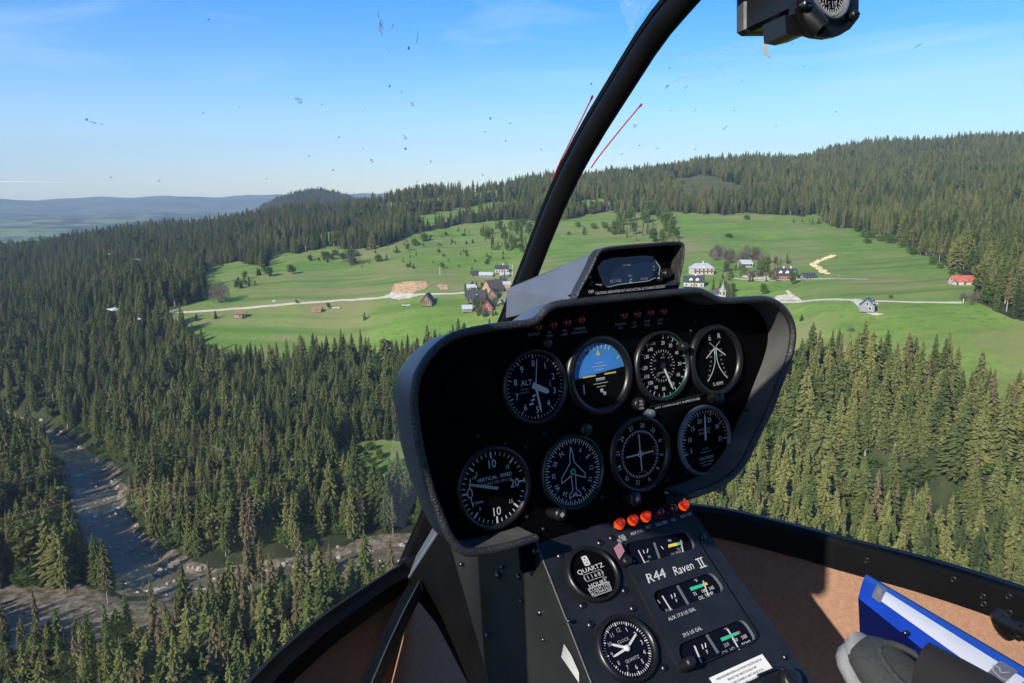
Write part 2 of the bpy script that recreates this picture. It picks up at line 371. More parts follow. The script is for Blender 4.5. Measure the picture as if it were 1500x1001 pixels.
for s_ in (-1, 1): stroke(b, pol(PN, c, 270, rf*.73, .0022)+PN.ey*s_*.0048, pol(PN, c, 270, rf*.68, .0022)+PN.ey*s_*.0145, .0010, PN.n)
text(b, 'UP', pol(PN, c, 305, rf*.68, .0022), PN.ex, PN.ey, .0028); text(b, 'DOWN', pol(PN, c, 241, rf*.62, .0022), PN.ex, PN.ey, .0026)
text(b, 'VERTICAL  SPEED', c+PN.ey*rf*.28+PN.ex*rf*.06+PN.n*.0022, PN.ex, PN.ey, .0037, 0); text(b, '100 FEET PER MINUTE', c+PN.ey*rf*.14+PN.ex*rf*.1+PN.n*.0022, PN.ex, PN.ey, .0026, 1)
b.build('markings', [M['white'], M['dim']], g)
b = MB(); d = PN.ex*math.sin(R(288))+PN.ey*math.cos(R(288)); needle(b, c+PN.n*.0032, d, PN.n, rf*.12, rf*.84, .0032); b.build('needle', M['dim'], g)
dglass(PN, c, rf, g)
# heading indicator
c = PN.hit(837.5, 691); rf = hpx_r(PN, 837, 691, 100); g = bezel(PN, c, rf, 'heading_indicator', panel, w=1.08)
b = MB(); ticks(b, PN, c, range(2, 362, 10), rf*.82, rf*.98, .0011); ticks(b, PN, c, range(7, 367, 10), rf*.88, rf*.98, .0010)
for i, st in enumerate(('N', '3', '6', 'E', '12', '15', 'S', '21', '24', 'W', '30', '33')): num(b, PN, c, st, -30+i*30, rf*.68, .0058 if st in 'NESW' else .0048, 0, True)
pl_ = [(0, .74), (.05, .55), (.07, .28), (.42, -.12), (.42, -.26), (.08, -.10), (.06, -.52), (.20, -.66), (.20, -.76), (0, -.66)]
pl_ = pl_ + [(-x, y) for x, y in pl_[::-1]]
pl_ = [c+PN.ex*rf*x+PN.ey*rf*y+PN.n*.0024 for x, y in pl_]
for a, q in zip(pl_, pl_[1:]+pl_[:1]):
    if (a-q).length > 1e-5: stroke(b, a, q, .0009, PN.n)
b.build('markings', [M['white']], g)
b = MB(); b.disc(c+PN.n*.0026, PN.ex, PN.ey, .0036, 20, r0=.0018); b.build('centre_pivot', M['green'], g); dglass(PN, c, rf, g)
# omni bearing indicator
c = PN.hit(936, 665); rf = hpx_r(PN, 936, 665, 97); g = bezel(PN, c, rf, 'omni_bearing_indicator', panel, w=1.14)
b = MB(); ticks(b, PN, c, range(0, 360, 10), rf*.64, rf*.72, .0009); ticks(b, PN, c, range(5, 365, 10), rf*.67, rf*.72, .0007)
for i, st in enumerate(('30', '33', '0', '3', '6', '9', '12', '15', '18', '21', '24', '27')): num(b, PN, c, st, 12+i*30, rf*.86, .0052, 0, True)
stroke(b, c+PN.ey*rf*.60+PN.n*.0026, c-PN.ey*rf*.5+PN.n*.0026, .0013, PN.n); stroke(b, c-PN.ex*rf*.56+PN.n*.0026, c+PN.ex*rf*.5+PN.n*.0026, .0013, PN.n)
for k in range(-5, 6):
    if k: stroke(b, c+PN.ex*rf*.1*k-PN.ey*.0012+PN.n*.0026, c+PN.ex*rf*.1*k+PN.ey*.0012+PN.n*.0026, .0006, PN.n); stroke(b, c+PN.ey*rf*.1*k-PN.ex*.0012+PN.n*.0026, c+PN.ey*rf*.1*k+PN.ex*.0012+PN.n*.0026, .0006, PN.n)
b.disc(c+PN.n*.0024, PN.ex, PN.ey, .0036, 20, r0=.0026)
for (x, y, w, h) in ((.56, .02, .05, .13), (.02, -.60, .15, .045)):
    q = [c+PN.ex*rf*(x+sx*w)+PN.ey*rf*(y+sy*h)+PN.n*.0024 for sx, sy in ((-1, -1), (1, -1), (1, 1), (-1, 1))]
    for a, z in zip(q, q[1:]+q[:1]): stroke(b, a, z, .0008, PN.n, 1)
b.build('markings', [M['white'], M['red']], g); dglass(PN, c, rf, g)
# manifold pressure gauge
c = PN.hit(1031, 645); rf = hpx_r(PN, 1031, 645, 93); g = bezel(PN, c, rf, 'manifold_pressure_gauge', panel, m='boxgrey', w=1.06)
b = MB(); mp = [(5, 250), (10, 281), (15, 313), (20, 345), (25, 22), (30, 58), (35, 95)]
for s_, d_ in mp: num(b, PN, c, str(s_), d_, rf*.66, .0056); ticks(b, PN, c, [d_], rf*.80, rf*.95, .0014)
for i in range(6):
    a0, a1 = mp[i][1], mp[i+1][1] + (360 if mp[i+1][1] < mp[i][1] else 0); ticks(b, PN, c, [a0+(a1-a0)*k/5 for k in range(1, 5)], rf*.86, rf*.95, .0008)
for i in range(4): stroke(b, pol(PN, c, 16+i*6, rf*.97, .0023), pol(PN, c, 21+i*6, rf*.97, .0023), .0016, PN.n, 2)
text(b, 'MANIFOLD', c+PN.ey*rf*.36+PN.n*.0022, PN.ex, PN.ey, .0030, 1); text(b, 'PRESSURE', c+PN.ey*rf*.24+PN.n*.0022, PN.ex, PN.ey, .0030, 1)
text(b, 'INCHES', c-PN.ey*rf*.26+PN.n*.0022, PN.ex, PN.ey, .0022, 1); text(b, 'OF MERCURY', c-PN.ey*rf*.36+PN.n*.0022, PN.ex, PN.ey, .0022, 1)
text(b, 'CAUTION', c-PN.ey*rf*.55+PN.n*.0022, PN.ex, PN.ey, .0036); text(b, 'DO NOT EXCEED', c-PN.ey*rf*.68+PN.n*.0022, PN.ex, PN.ey, .0020); text(b, 'MAP LIMITS', c-PN.ey*rf*.78+PN.n*.0022, PN.ex, PN.ey, .0020)
b.build('markings', [M['white'], M['dim'], M['red']], g)
b = MB(); needle(b, c+PN.n*.0032, (PN.ey*.99+PN.ex*.06).normalized(), PN.n, .0, rf*.86, .0028); b.build('needle', M['white'], g); dglass(PN, c, rf, g)
# blank cover at far left
c = PN.hit(690, 575); b = MB(); rr = hpx_r(PN, 690, 575, 92)
b.lathe(c, PN.ex, PN.ey, PN.n, [(rr, 0), (rr, .002), (rr*.95, .003), (rr*.3, .003)], n=40); b.build('blank_cover', M['panel'], panel)
# knobs
def knob(pl, px, py, r, l, parent, m='black', d=None, mark=True, off=0, name='knob'):
    c = pl.hit(px, py, off); n = (d or pl.n).normalized(); ex = n.orthogonal().normalized(); ey = n.cross(ex); b = MB()
    b.lathe(c, ex, ey, n, [(r*.8, 0), (r, l*.15), (r*.95, l*.85), (r*.8, l), (r*.2, l)], n=20)
    if mark:
        b.add([c+n*(l+.0004)+ex*q[0]*r*.6+ey*q[1]*r*.6 for q in ((-.5, -.5), (.5, -.5), (.5, .5), (-.5, .5))], [(0, 1, 2, 3)], 1)
    return b.build(name, [M[m], M['dim']], parent)
knob(PN, 850, 628, .0075, .014, panel, mark=False); knob(PN, 806, 748, .0075, .022, panel); knob(PN, 918, 727, .0085, .018, panel); knob(PN, 1041, 583, .0075, .018, panel, mark=False); knob(PN, 995, 508, .006, .012, panel, mark=False)
knob(PN, 796, 503, .006, .01, panel, mark=False); knob(PN, 945, 605, .005, .014, panel, mark=False, m='boxgrey'); knob(PN, 1093, 604, .006, .01, panel, mark=False)
o = knob(PN, 932, 592, .0078, .008, panel, mark=False); b = MB(); c = PN.hit(932, 592, 0)+PN.n*.0086
for k, st in enumerate(('SQ', 'ON', 'PULL')): text(b, st, c+PN.ey*(.004-.004*k), PN.ex, PN.ey, .0024)
b.build('knob_lettering', M['white'], o)
for x, y in ((770, 655), (796, 775), (740, 650), (797, 635), (824, 575), (858, 517), (915, 520), (990, 725), (979, 703), (972, 618), (1065, 690), (1058, 599), (1028, 567), (1085, 556), (882, 728), (772, 757), (676, 762), (1012, 485), (1018, 470), (1006, 692), (700, 640)):
    screw(PN, x, y, panel, r=.0024, m='bezel')
# warning lamps
def lamp(pl, px, py, parent, m, r, l=.006):
    c = pl.hit(px, py); b = MB()
    b.lathe(c, pl.ex, pl.ey, pl.n, [(r*1.15, 0), (r*1.15, .0025), (r, .003)], n=20, cap=False)
    o = b.build('warning_lamp', M['bezel'], parent); b = MB()
    b.lathe(c, pl.ex, pl.ey, pl.n, [(r*.98, .001), (r*.98, l*.55), (r*.92, l*.78), (r*.78, l*.96), (r*.55, l*1.1), (r*.28, l*1.18), (r*.03, l*1.2)], n=28); b.build('lens', M[m], o)
    if m == 'amber': b = MB(); b.lathe(c, pl.ex, pl.ey, pl.n, [(r*.85, .0008), (r*.5, .0012), (r*.25, .0030), (r*.05, .0034)], n=14); b.build('bulb', M['lampglow'], o)
    return o
for x, y in ((786, 479), (808, 475.5), (828.5, 472), (849, 468.5), (911.5, 462), (931, 460), (950, 457.5), (969, 456)): lamp(PN, x, y, panel, 'redlens', .0048)
b = MB()
for qi, (px, py, ls) in enumerate(((782, 491, ('CLUTCH',)), (805, 488, ('MR', 'TEMP')), (827, 485.5, ('MR', 'CHIP')), (849, 482.5, ('CARBON', 'MONOXIDE')), (909, 476, ('STARTER', 'ON')), (929, 474, ('TR', 'CHIP')), (948, 471.5, ('LOW', 'FUEL')), (967, 469.5, ('LOW', 'RPM')))):
    if qi == 4: b.build('lamp_lettering', M['dim'], panel); b = MB()
    for k, st in enumerate(ls): text(b, st, PN.hit(px, py+5.5*k-1, .0006), PN.ex, PN.ey, .0028, 0, .95)
b.build('lamp_lettering', M['dim'], panel)
b = MB(); c = PN.hit(993, 590.5, .0006); text(b, 'LIMIT 110 KIAS EXCEPT IN SMOOTH AIR', c, PN.ex, PN.ey, .0030, 0, .92); b.build('placard', M['white'], panel)
b = MB()
for (x0, y0, x1, y1) in ((945, 603, 953, 596), (953, 596, 1030, 578)): b.tube([PN.hit(x0, y0, .001), PN.hit(x1, y1, .001)], .0012, 6)
b.build('placard_border', M['bezel'], panel)

# ================================================================== RADAR ALTIMETER on top of the pod
PR = Plane(ORG+PN.n*.018, RH, BH)
rpx = smooth2([(843,437),(850,420),(858,406),(866,390),(874,371),(883,363),(920,359),(960,356),(990,354),(1000,355),(1003,361),(1003,372),(1000,392),(994,418),(960,425),(900,430),(843,437)], 1)
ru = [PR.uv(x, y, .015) for x, y in rpx[:-1]]
radar = thing('radar_altimeter', 'grey wedge shaped altitude display box bolted on top of the instrument pod', 'altimeter display', PR.P(.0, .24, -.1))
def shrink(pts, k, dv=0):
    cx = sum(p[0] for p in pts)/len(pts); cy = min(p[1] for p in pts)+.0; return [(cx+(p[0]-cx)*k, cy+(p[1]-cy)*(k)+dv) for p in pts]
mb = MB(); bot = min(p[1] for p in ru)
back = [(p[0]*.98+.001, bot-.0+(p[1]-bot)*.50) for p in ru]
mid = [(p[0], p[1]) for p in ru]
fr = [PR.hit(x, y, .010) for x, y in ((843,441),(872,371),(884,363.5),(995,354.5),(1002,362),(994,420))]; bk = [PR.hit(x, y, -.165) for x, y in ((741,466),(743,425),(750,420),(835,402),(842,406),(836,452))]
mb.loops([fr, bk], cap1=True); housing = mb.build('housing', M['boxgrey'], radar)
mb = MB(); ins = out2(ru, -.0035, True); ins2 = out2(ru, -.012, True)
mb.loops([[PR.P(u, v, .004) for u, v in out2(ru, .0005, True)], [PR.P(u, v, .015) for u, v in out2(ru, .0005, True)], [PR.P(u, v, .0165) for u, v in out2(ru, -.001, True)], [PR.P(u, v, .015) for u, v in ins], [PR.P(u, v, 0) for u, v in out2(ru, -.004, True)]], smooth=False)
mb.build('hood', M['vinyl'], radar)
mb = MB(); mb.poly([PR.P(u, v, .0005) for u, v in out2(ru, -.003, True)]); mb.build('display_face', M['panel'], radar)
spx = [(875,393),(882,383),(896,379),(946,375),(956,376),(967,392),(965,405),(950,412),(908,417),(890,421),(884,417)]
mb = MB(); sp_ = [PR.hit(x, y, .0015) for x, y in spx]; mb.poly(sp_); mb.build('screen', M['screen'], radar)
mb = MB(); mb.tube([PR.hit(x, y, .0018) for x, y in spx+spx[:1]], .0005, 6); mb.build('screen_border', M['dim'], radar)
b = MB()
def rt(st, px, py, h, m=0): text(b, st, PR.hit(px, py, .002), PR.ex, PR.ey, h, m, .95)
rt('FreeFlight', 918, 388, .0022, 1); rt('ALT AGL', 902, 411.5, .0030, 1); rt('TEST', 923, 404.5, .0022, 1); rt('DH SET', 944, 408.5, .0024, 1); rt('100', 957, 390.5, .0022, 1); rt('10', 958, 395.5, .0022, 1)

pb = MB(); pb.prism([PR.hit(x, y, .0165) for x, y in ((846,437),(850,424.5),(880,422.5),(972,418.5),(993,417.5),(994,424),(960,430),(900,436))], PR.n*.0006); pb.build('placard', M['panel'], radar)
b.build('lettering', [M['white'], M['dim']], radar); b = MB(); text(b, 'OFF', PR.hit(866, 427.5, .0176), PR.ex, PR.ey, .0030); b.build('switch_lettering', M['white'], radar); b = MB(); text(b, 'ON', PR.hit(864, 406, .002), PR.ex, PR.ey, .0024); b.build('switch_lettering', M['white'], radar); b = MB(); text(b, 'CAUTION: INDICATED ALT LAGS ACTUAL ALT DURING DESCENT', PR.hit(925, 424.5, .0176), PR.ex, PR.ey, .0027, 0, .83)
b.build('placard_lettering', [M['white'], M['dim']], radar)
b = MB(); rt('C', 924, 411.5, .0042); b.build('moon_symbol', [M['white'], M['dim']], radar)
knob(PR, 970, 402, .0062, .012, radar, m='bezel', mark=False); knob(PR, 962, 409, .004, .008, radar, m='steel', mark=False)
o = knob(PR, 864, 417, .0035, .004, radar, m='steel', mark=False, name='switch_nut'); b = MB(); c = PR.hit(864, 416, .002); b.tube([c, c+PR.n*.012+PR.ex*.007-PR.ey*.003], [.0012, .0022], 8); b.build('switch_lever', M['steel'], o)
b = MB(); q = [PR.hit(x, y, .0125) for x, y in ((972, 422), (980, 412), (995, 414), (993, 421))]; b.prism(q, PR.n*.002); b.build('corner_bracket', M['screen'], radar)
# screws on the left wall of the housing
def obvh(o):
    bb = Vector(o['_b']); return BVHTree.FromPolygons([v.co+bb for v in o.data.vertices], [tuple(p.vertices) for p in o.data.polygons])
bv = obvh(housing)
for x, y in ((848, 391.5), (846, 419), (850, 430)):
    h_ = bv.ray_cast(CAM, ray(x, y).normalized())
    if h_[0] is not None:
        n = h_[1] if h_[1].dot(ray(x, y)) < 0 else -h_[1]; ex = n.orthogonal().normalized(); b = MB()
        b.lathe(h_[0], ex, n.cross(ex), n, [(.0024, 0), (.0022, .001), (.0005, .0015)], n=12); b.build('screw', M['steel'], radar)

# ================================================================== CENTRE CONSOLE
u0, v0 = PC.uv(785, 789); u1, v1 = PC.uv(866, 996); k = (-.34-v0)/(v1-v0); BL = (u0+(u1-u0)*k, -.34); TL = (u0-(u1-u0)*.0, .012)
r0_, w0_ = PC.uv(1022, 760); r1_, w1_ = PC.uv(1171, 970); k = (-.34-w0_)/(w1_-w0_); BR = (r0_+(r1_-r0_)*k, -.34); k = (.012-w0_)/(w1_-w0_); TR = (r0_+(r1_-r0_)*k, .012)
console = thing('centre_console', 'sloping black centre console with engine gauges, hour meter and clock, below the flight instruments', 'console', H(0, .05, -.6))
mb = MB(); mb.prism([PC.P(*q) for q in (TL, TR, BR, BL)], AH*.20-BH*.02); mb.build('console_body', M['console'], console)
E0 = PC.P(*TL); E1 = PC.P(*BL)
mb = MB(); poly = [E0+BH*.06+AH*.03, E0, E1, E1+AH*.215-BH*.12, E0+AH*.215-BH*.05, E0+AH*.215+BH*.10]
mb.prism([p-RH*.0015 for p in poly], -RH*.0015); side = mb.build('side_skin', M['console_side'], console)
mb = MB(); mb.tube([E0-RH*.001, E1-RH*.001], .0012, 6); mb.build('edge_trim', M['frame_lip'], console)
def side_hit(px, py):
    n = poly[1]-poly[2]; nn = n.cross(AH).normalized(); o_ = E0-RH*.0032; d = ray(px, py); t = (o_-CAM).dot(nn)/d.dot(nn); nn = nn if nn.dot(d) < 0 else -nn; return CAM+d*t, nn
for x, y, r in ((675,827,.003),(735,831,.0022),(728,843,.0042),(759,845,.0034),(763,880,.002),(790,898,.0034),(713,931,.003),(796,937,.002),(833,910,.002),(783,809,.002)):
    c, n = side_hit(x, y); ex = n.orthogonal().normalized(); b = MB(); b.lathe(c, ex, n.cross(ex), n, [(r, -.001), (r, .0008), (r*.6, .002), (r*.1, .0022)], n=12); b.build('screw', M['steel'], console)
b = MB(); q = []
for x, y in ((828,943),(824,962),(833,975),(850,1000),(850,985),(838,958)):
    c, n = side_hit(x, y); q.append(c+n*.0015)
b.poly(q); b.build('clear_tape', M['tape'], console, label='peeling strip of clear tape')
# raised engine gauge sub panel with three windows
def rrect(pts, r=.25, n=4):
    out = []
    m_ = len(pts)
    for i in range(m_):
        p, a, c_ = Vector(pts[i]), Vector(pts[i-1]), Vector(pts[(i+1) % m_])
        s_ = p+(a-p).normalized()*r; e = p+(c_-p).normalized()*r
        for k in range(n+1):
            t = k/n; out.append(s_*(1-t)**2+p*2*t*(1-t)+e*t*t)
    return out
HS = .005
sub = [PC.uv(x, y, HS) for x, y in ((905,790),(1003,763),(1113,933),(1003,985),(993,975),(922,832))]
wins = [rrect([PC.uv(x, y, HS) for x, y in w], .009) for w in (((914,796),(1006.8,776.5),(1021,803),(926,830)), ((954.4,868),(1043.5,837),(1063,865),(970,899.6)), ((991.8,945),(1089,905.6),(1110,938),(1003,981.5)))]
subr = rrect(sub, .006, 3)
mb = MB(); lp = [[Vector((a[0], a[1], 0)) for a in subr]]+[[Vector((a[0], a[1], 0)) for a in w][::-1] for w in wins]
tr = tessellate_polygon(lp); allp = [p for l_ in lp for p in l_]
mb.add([PC.P(p.x, p.y, HS) for p in allp], [tuple(t) for t in tr])
mb.loops([[PC.P(a[0], a[1], HS) for a in subr], [PC.P(a[0], a[1], 0) for a in subr]])
subp = mb.build('gauge_cluster_plate', M['console'], console)
gn = ('engine_gauge_window', 'engine_gauge_window', 'engine_gauge_window'); wobj = []
for w, lb in zip(wins, ('ammeter and oil pressure window', 'auxiliary fuel and oil temperature window', 'main fuel and cylinder temperature window')):
    mb = MB(); mb.loops([[PC.P(a[0], a[1], HS-.0002) for a in w], [PC.P(a[0], a[1], .0006) for a in w]]); o = mb.build('engine_gauge', M['boxgrey'], console, label=lb)
    mb = MB(); mb.poly([PC.P(a[0], a[1], .0007) for a in w]); mb.build('dial', M['dialblue'], o)
    mb = MB(); mb.poly([PC.P(a[0], a[1], HS-.0008) for a in w]); mb.build('glass', M['dialglass'], o); wobj.append(o)
def pt(px, py, off=.0014): return PC.hit(px, py, off)
ctx = PC.ex; cty = PC.ey
b = MB()
b.add([pt(x, y) for x, y in ((979,798),(985,796.5),(985,801),(979,802.5))], [(0,1,2,3)], 3); b.add([pt(x, y) for x, y in ((985,796.5),(992,795),(992,799.5),(985,801))], [(0,1,2,3)], 3); b.add([pt(x, y) for x, y in ((992,795),(997,793.5),(997,798),(992,799.5))], [(0,1,2,3)], 2); b.add([pt(x, y) for x, y in ((997,793.5),(1000,792.5),(1000,797),(997,798))], [(0,1,2,3)], 4)
text(b, 'PSI', pt(981,792), ctx, cty, .0026); text(b, '55 95', pt(996,803.5), ctx, cty, .0028, 1); text(b, 'OIL PRESS', pt(991,810), ctx, cty, .0026, 1)
stroke(b, pt(997,791), pt(1001,810), .0013, PC.n); stroke(b, pt(968,800), pt(972,805), .001, PC.n)
stroke(b, pt(935,806), pt(945,826), .0013, PC.n); stroke(b, pt(942,806), pt(944,811), .001, PC.n); stroke(b, pt(949,804), pt(948,810), .001, PC.n)
text(b, '70', pt(951,816), ctx, cty, .0028, 1); text(b, '70', pt(929,823), ctx, cty, .0028, 1); text(b, 'AMPS', pt(947,824), ctx, cty, .0026, 1); stroke(b, pt(958,795), pt(966,818), .003, PC.n, 5)
b.build('gauge_markings', [M['white'], M['dim'], M['green'], M['yellow'], M['red'], M['boxgrey']], wobj[0])
b = MB()
b.add([pt(x, y) for x, y in ((1010,861),(1029,855),(1031,859),(1012.5,866))], [(0,1,2,3)], 2); b.add([pt(x, y) for x, y in ((1029,855),(1035,853),(1037,856.5),(1031,859))], [(0,1,2,3)], 3)
text(b, '°F', pt(1019.5,851), ctx, cty, .0034); text(b, '75', pt(1018,870), ctx, cty, .0036); text(b, '180', pt(1031,865.5), ctx, cty, .0036); text(b, '245', pt(1042,861.5), ctx, cty, .0036); text(b, 'OIL TEMP.', pt(1034.5,872.5), ctx, cty, .0036)
stroke(b, pt(1030,851), pt(1038,874), .0016, PC.n); stroke(b, pt(970,873), pt(983,894), .0016, PC.n); stroke(b, pt(983,871), pt(985,877), .0011, PC.n); stroke(b, pt(988,869), pt(989,875), .0011, PC.n)
text(b, 'F', pt(991,880), ctx, cty, .0036); text(b, 'FUEL', pt(980,893), ctx, cty, .003, 1); stroke(b, pt(963,879), pt(967,884), .0012, PC.n, 1); stroke(b, pt(992,858), pt(1009,887), .0035, PC.n, 4)
b.build('gauge_markings', [M['white'], M['dim'], M['green'], M['yellow'], M['boxgrey']], wobj[1])
b = MB()
b.add([pt(x, y) for x, y in ((1055,935),(1081,925),(1082.5,929),(1058,940))], [(0,1,2,3)], 2); b.add([pt(x, y) for x, y in ((1081,925),(1083.5,924),(1085,928),(1082.5,929))], [(0,1,2,3)], 3)
text(b, '°F', pt(1064,922.5), ctx, cty, .0034); text(b, '200', pt(1064,944.5), ctx, cty, .0036, 1); text(b, '350', pt(1077,938), ctx, cty, .0034); text(b, '500', pt(1090,933), ctx, cty, .0036); text(b, 'CYL. HD.', pt(1068,953), ctx, cty, .0034, 1); text(b, 'TEMP.', pt(1094,942.5), ctx, cty, .0038)
stroke(b, pt(1066,922), pt(1083,952), .0018, PC.n); stroke(b, pt(1017,946), pt(1028,972), .0020, PC.n); stroke(b, pt(1028,944), pt(1030,951), .0013, PC.n); stroke(b, pt(1033,942), pt(1034,949), .0013, PC.n)
text(b, 'F', pt(1036,955), ctx, cty, .0038); stroke(b, pt(1035,930), pt(1052,957), .0035, PC.n, 4)
b.build('gauge_markings', [M['white'], M['dim'], M['green'], M['red'], M['boxgrey']], wobj[2])
b = MB(); po = HS+.0006
# the maker's lettering on the plate
def italic(st, px, py, h, wide): 
    text(b, st, PC.hit(px, py, po), ctx, (cty+ctx*.18).normalized(), h, 0, wide)
italic('R44', 960.5, 843.5, .0100, 1.15); italic('R44', 961, 843.5, .0100, 1.15); italic('Raven', 1001, 832, .0095, .88); text(b, 'II', PC.hit(1027, 824.5, po), ctx, cty, .0100, 0, 1.1)
c = PC.hit(1027, 824.5, po)
for s_ in (-1, 1): stroke(b, c+cty*s_*.005-ctx*.0052, c+cty*s_*.005+ctx*.0052, .0012, PC.n)
b.build('model_lettering', M['white'], subp)
b = MB()
text(b, 'AUX 17.0 US GAL', PC.hit(999, 899.5, po), ctx, cty, .0036, 0, .95); text(b, '29.5 US GAL', PC.hit(1014, 925.5, po), ctx, cty, .0036, 0, .95)
b.build('fuel_lettering', M['white'], subp)
b = MB()
for px, py, ls in ((911, 786, ('FUEL', 'FILTER')), (933, 779.5, ('AUX FUEL', 'PUMP')), (949.5, 772, ('ALT',)), (969, 767, ('ENG FIRE',)), (986.5, 761.5, ('OIL',)), (1005, 755, ('GOV OFF',))):
    for k, st in enumerate(ls): text(b, st, PC.hit(px, py+5*k, .0007 if not (905<px<1003 and py>785) else po), ctx, cty, .0035, 0, .82)
b.build('lamp_lettering', M['white'], console)
for x, y, m_ in ((904.5, 768, 'amber'), (924, 762.5, 'amber'), (943, 757.5, 'amber'), (962.5, 752.5, 'purple'), (981, 747, 'purple'), (998.5, 741, 'amber')): lamp(PC, x, y+3, console, m_, .0058, .011)
b = MB(); q = [PC.hit(x, y, .010) for x, y in ((899,803),(908,794.5),(914.5,808),(907,820))]; b.prism(q, PC.n*.001); o = b.build('guard_tag', M['pink'], console)
knob(PC, 914, 825, .006, .010, console, mark=False)
for x, y in ((820,814),(879,795),(896,788),(915,865),(927,891),(853,887),(865,915),(973,978),(1030,787),(1150.6,962),(784,806)): screw(PC, x, y, console, r=.0038)
# hour meter
c = PC.hit(867, 842); rf = 73*.5*depth(c)/FPX; g = bezel(PC, c, rf, 'hour_meter', console, w=1.12)
b = MB(); ey = cty; ex = ctx
q = [(-.11, .75), (.11, .75), (.11, .40), (-.11, .40)]; q = [c+ex*rf*(x-.03)+ey*rf*y+PC.n*.0024 for x, y in q]
for a, z in zip(q, q[1:]+q[:1]): stroke(b, a, z, .0016, PC.n)
stroke(b, q[0], q[2], .0016, PC.n); stroke(b, q[1], q[3], .0016, PC.n)
text(b, 'QUARTZ', c+ey*rf*.22+PC.n*.0024, ex, ey, .0048, 0, 1.2)
q = [(-.42, .06), (.42, .06), (.42, -.22), (-.42, -.22)]; q = [c+ex*rf*x+ey*rf*y+PC.n*.0023 for x, y in q]
for a, z in zip(q, q[1:]+q[:1]): stroke(b, a, z, .0006, PC.n, 1)
text(b, '1 1 1 6 8 1', c-ey*rf*.08+PC.n*.0024, ex, ey, .0042); text(b, '1/10', c+ex*rf*.4-ey*rf*.30+PC.n*.0024, ex, ey, .0022)
text(b, 'HOURS', c-ey*rf*.42+PC.n*.0024, ex, ey, .0040, 0, 1.2)
q = [(-.52, -.50), (.52, -.50), (.46, -.84), (-.46, -.84)]; q = [c+ex*rf*x+ey*rf*y+PC.n*.0023 for x, y in q]
for a, z in zip(q, q[1:]+q[:1]): stroke(b, a, z, .0005, PC.n)
text(b, 'COLLECTIVE', c-ey*rf*.585+PC.n*.0024, ex, ey, .0032); text(b, 'ACTIVATED', c-ey*rf*.74+PC.n*.0024, ex, ey, .0032)
b.build('markings', [M['white'], M['dim']], g); dglass(PC, c, rf, g)
# clock
c = PC.hit(917, 951); rf = 84*.5*depth(c)/FPX; g = bezel(PC, c, rf, 'clock', console, w=1.13)
b = MB(); ticks(b, PC, c, [i*30 for i in range(12)], rf*.80, rf*.93, .0013); ticks(b, PC, c, [i*6 for i in range(60) if i % 5], rf*.84, rf*.93, .0007)
for i in range(12): num(b, PC, c, str(i or 12), i*30, rf*.66, .0042, 0 if 0 < i < 7 else 1, off=.0024)
text(b, 'CLOCK', c+ey*rf*.28+PC.n*.0024, ex, ey, .003, 1); text(b, 'QUARTZ', c-ey*rf*.38+PC.n*.0024, ex, ey, .003, 1); b.build('markings', [M['white'], M['dim']], g)
for dg_, l, w in ((300, .62, .003), (62, .72, .0024), (262, .70, .0024)):
    b = MB(); d = ex*math.sin(R(dg_))+ey*math.cos(R(dg_)); needle(b, c+PC.n*.003, d, PC.n, 0, rf*l, w); b.build('needle', M['white'], g)
b = MB(); b.lathe(c, ex, ey, PC.n, [(.0032, .0028), (.0028, .0042), (.0004, .0044)], n=16); b.build('hub', M['white'], g); dglass(PC, c, rf, g)
# bottom: small knob, white placard, toggle
knob(PC, 999, 978, .006, .020, console, mark=False)
q = [PC.hit(x, y, .001) for x, y in ((1038.5,993.5),(1116,958.5),(1133,981.5),(1075,1035))]; q[3] = q[0]+(q[2]-q[1]); b = MB(); b.prism(q, PC.n*.0006); o = b.build('paper_placard', M['paper'], console)
b = MB(); ux = (q[1]-q[0]).normalized(); uy = (q[1]-q[2]).normalized(); W_ = (q[1]-q[0]).length
for k, st in enumerate(('WHEN INSTRUMENTATION IS ON THE NEW COLLECTIVE ALSO ON', 'REDUCE THE THROTTLE FULLY OFF', 'IF BOTH OVER GOVERNED AT ABOUT 102% SET AT 5G', 'GOVERNED SPEED AT 102 TO 104', 'GOVERNED SPEED SET AT 104')):
    text(b, st, q[0]*.5+q[1]*.5-uy*(.004+.0045*k)+PC.n*.0012, ux, uy, .0022, 0, .66 if k != 1 else .8)
b.build('placard_lettering', M['ink'], o)
knob(PC, 1152, 1000, .012, .014, console, m='black', mark=False); b = MB(); b.tube([PC.hit(1110, 990, .004), PC.hit(1140, 978, .006), PC.hit(1150, 982, .008)], .0016, 8); b.build('bail_wire', M['steel'], console)
# ================================================================== CABIN: bow, sills, lining, windscreen
cabin = thing('helicopter_cabin', 'helicopter cabin front with black centre bow, window sills and brown carpeted walls', 'helicopter cabin', H(0, .3, -.62))
CP = Plane(ORG, AH, BH)                        # centre plane
bow_px = smooth2([(592,838),(608,803),(632,752),(700,590),(777,405),(803,336),(832,268),(868,201),(914,128),(962,52),(1006,0),(1060,-60),(1150,-150)], 1)
bow = [CP.hit(x, y) for x, y in bow_px]
def bow_up(i):
    t = (bow[min(i+1, len(bow)-1)]-bow[max(i-1, 0)]).normalized(); return t.cross(RH)
def arc_prof(w, h, n=10, dx=0, dy=0):
    return [(dx+w*math.cos(a), dy+h*math.sin(a)) for a in [2*math.pi*i/n for i in range(n)]]
mb = MB(); mb.sweep(bow, arc_prof(.0105, .012, 16, .003, .0), None, bow_up, smooth=True); mb.build('centre_bow', M['frame'], cabin)
mb = MB(); mb.sweep(bow, [(-.0165, .012), (.0085, .012), (.0085, .017), (-.0165, .017)], None, bow_up); mb.build('glazing_strip', M['rubber'], cabin)
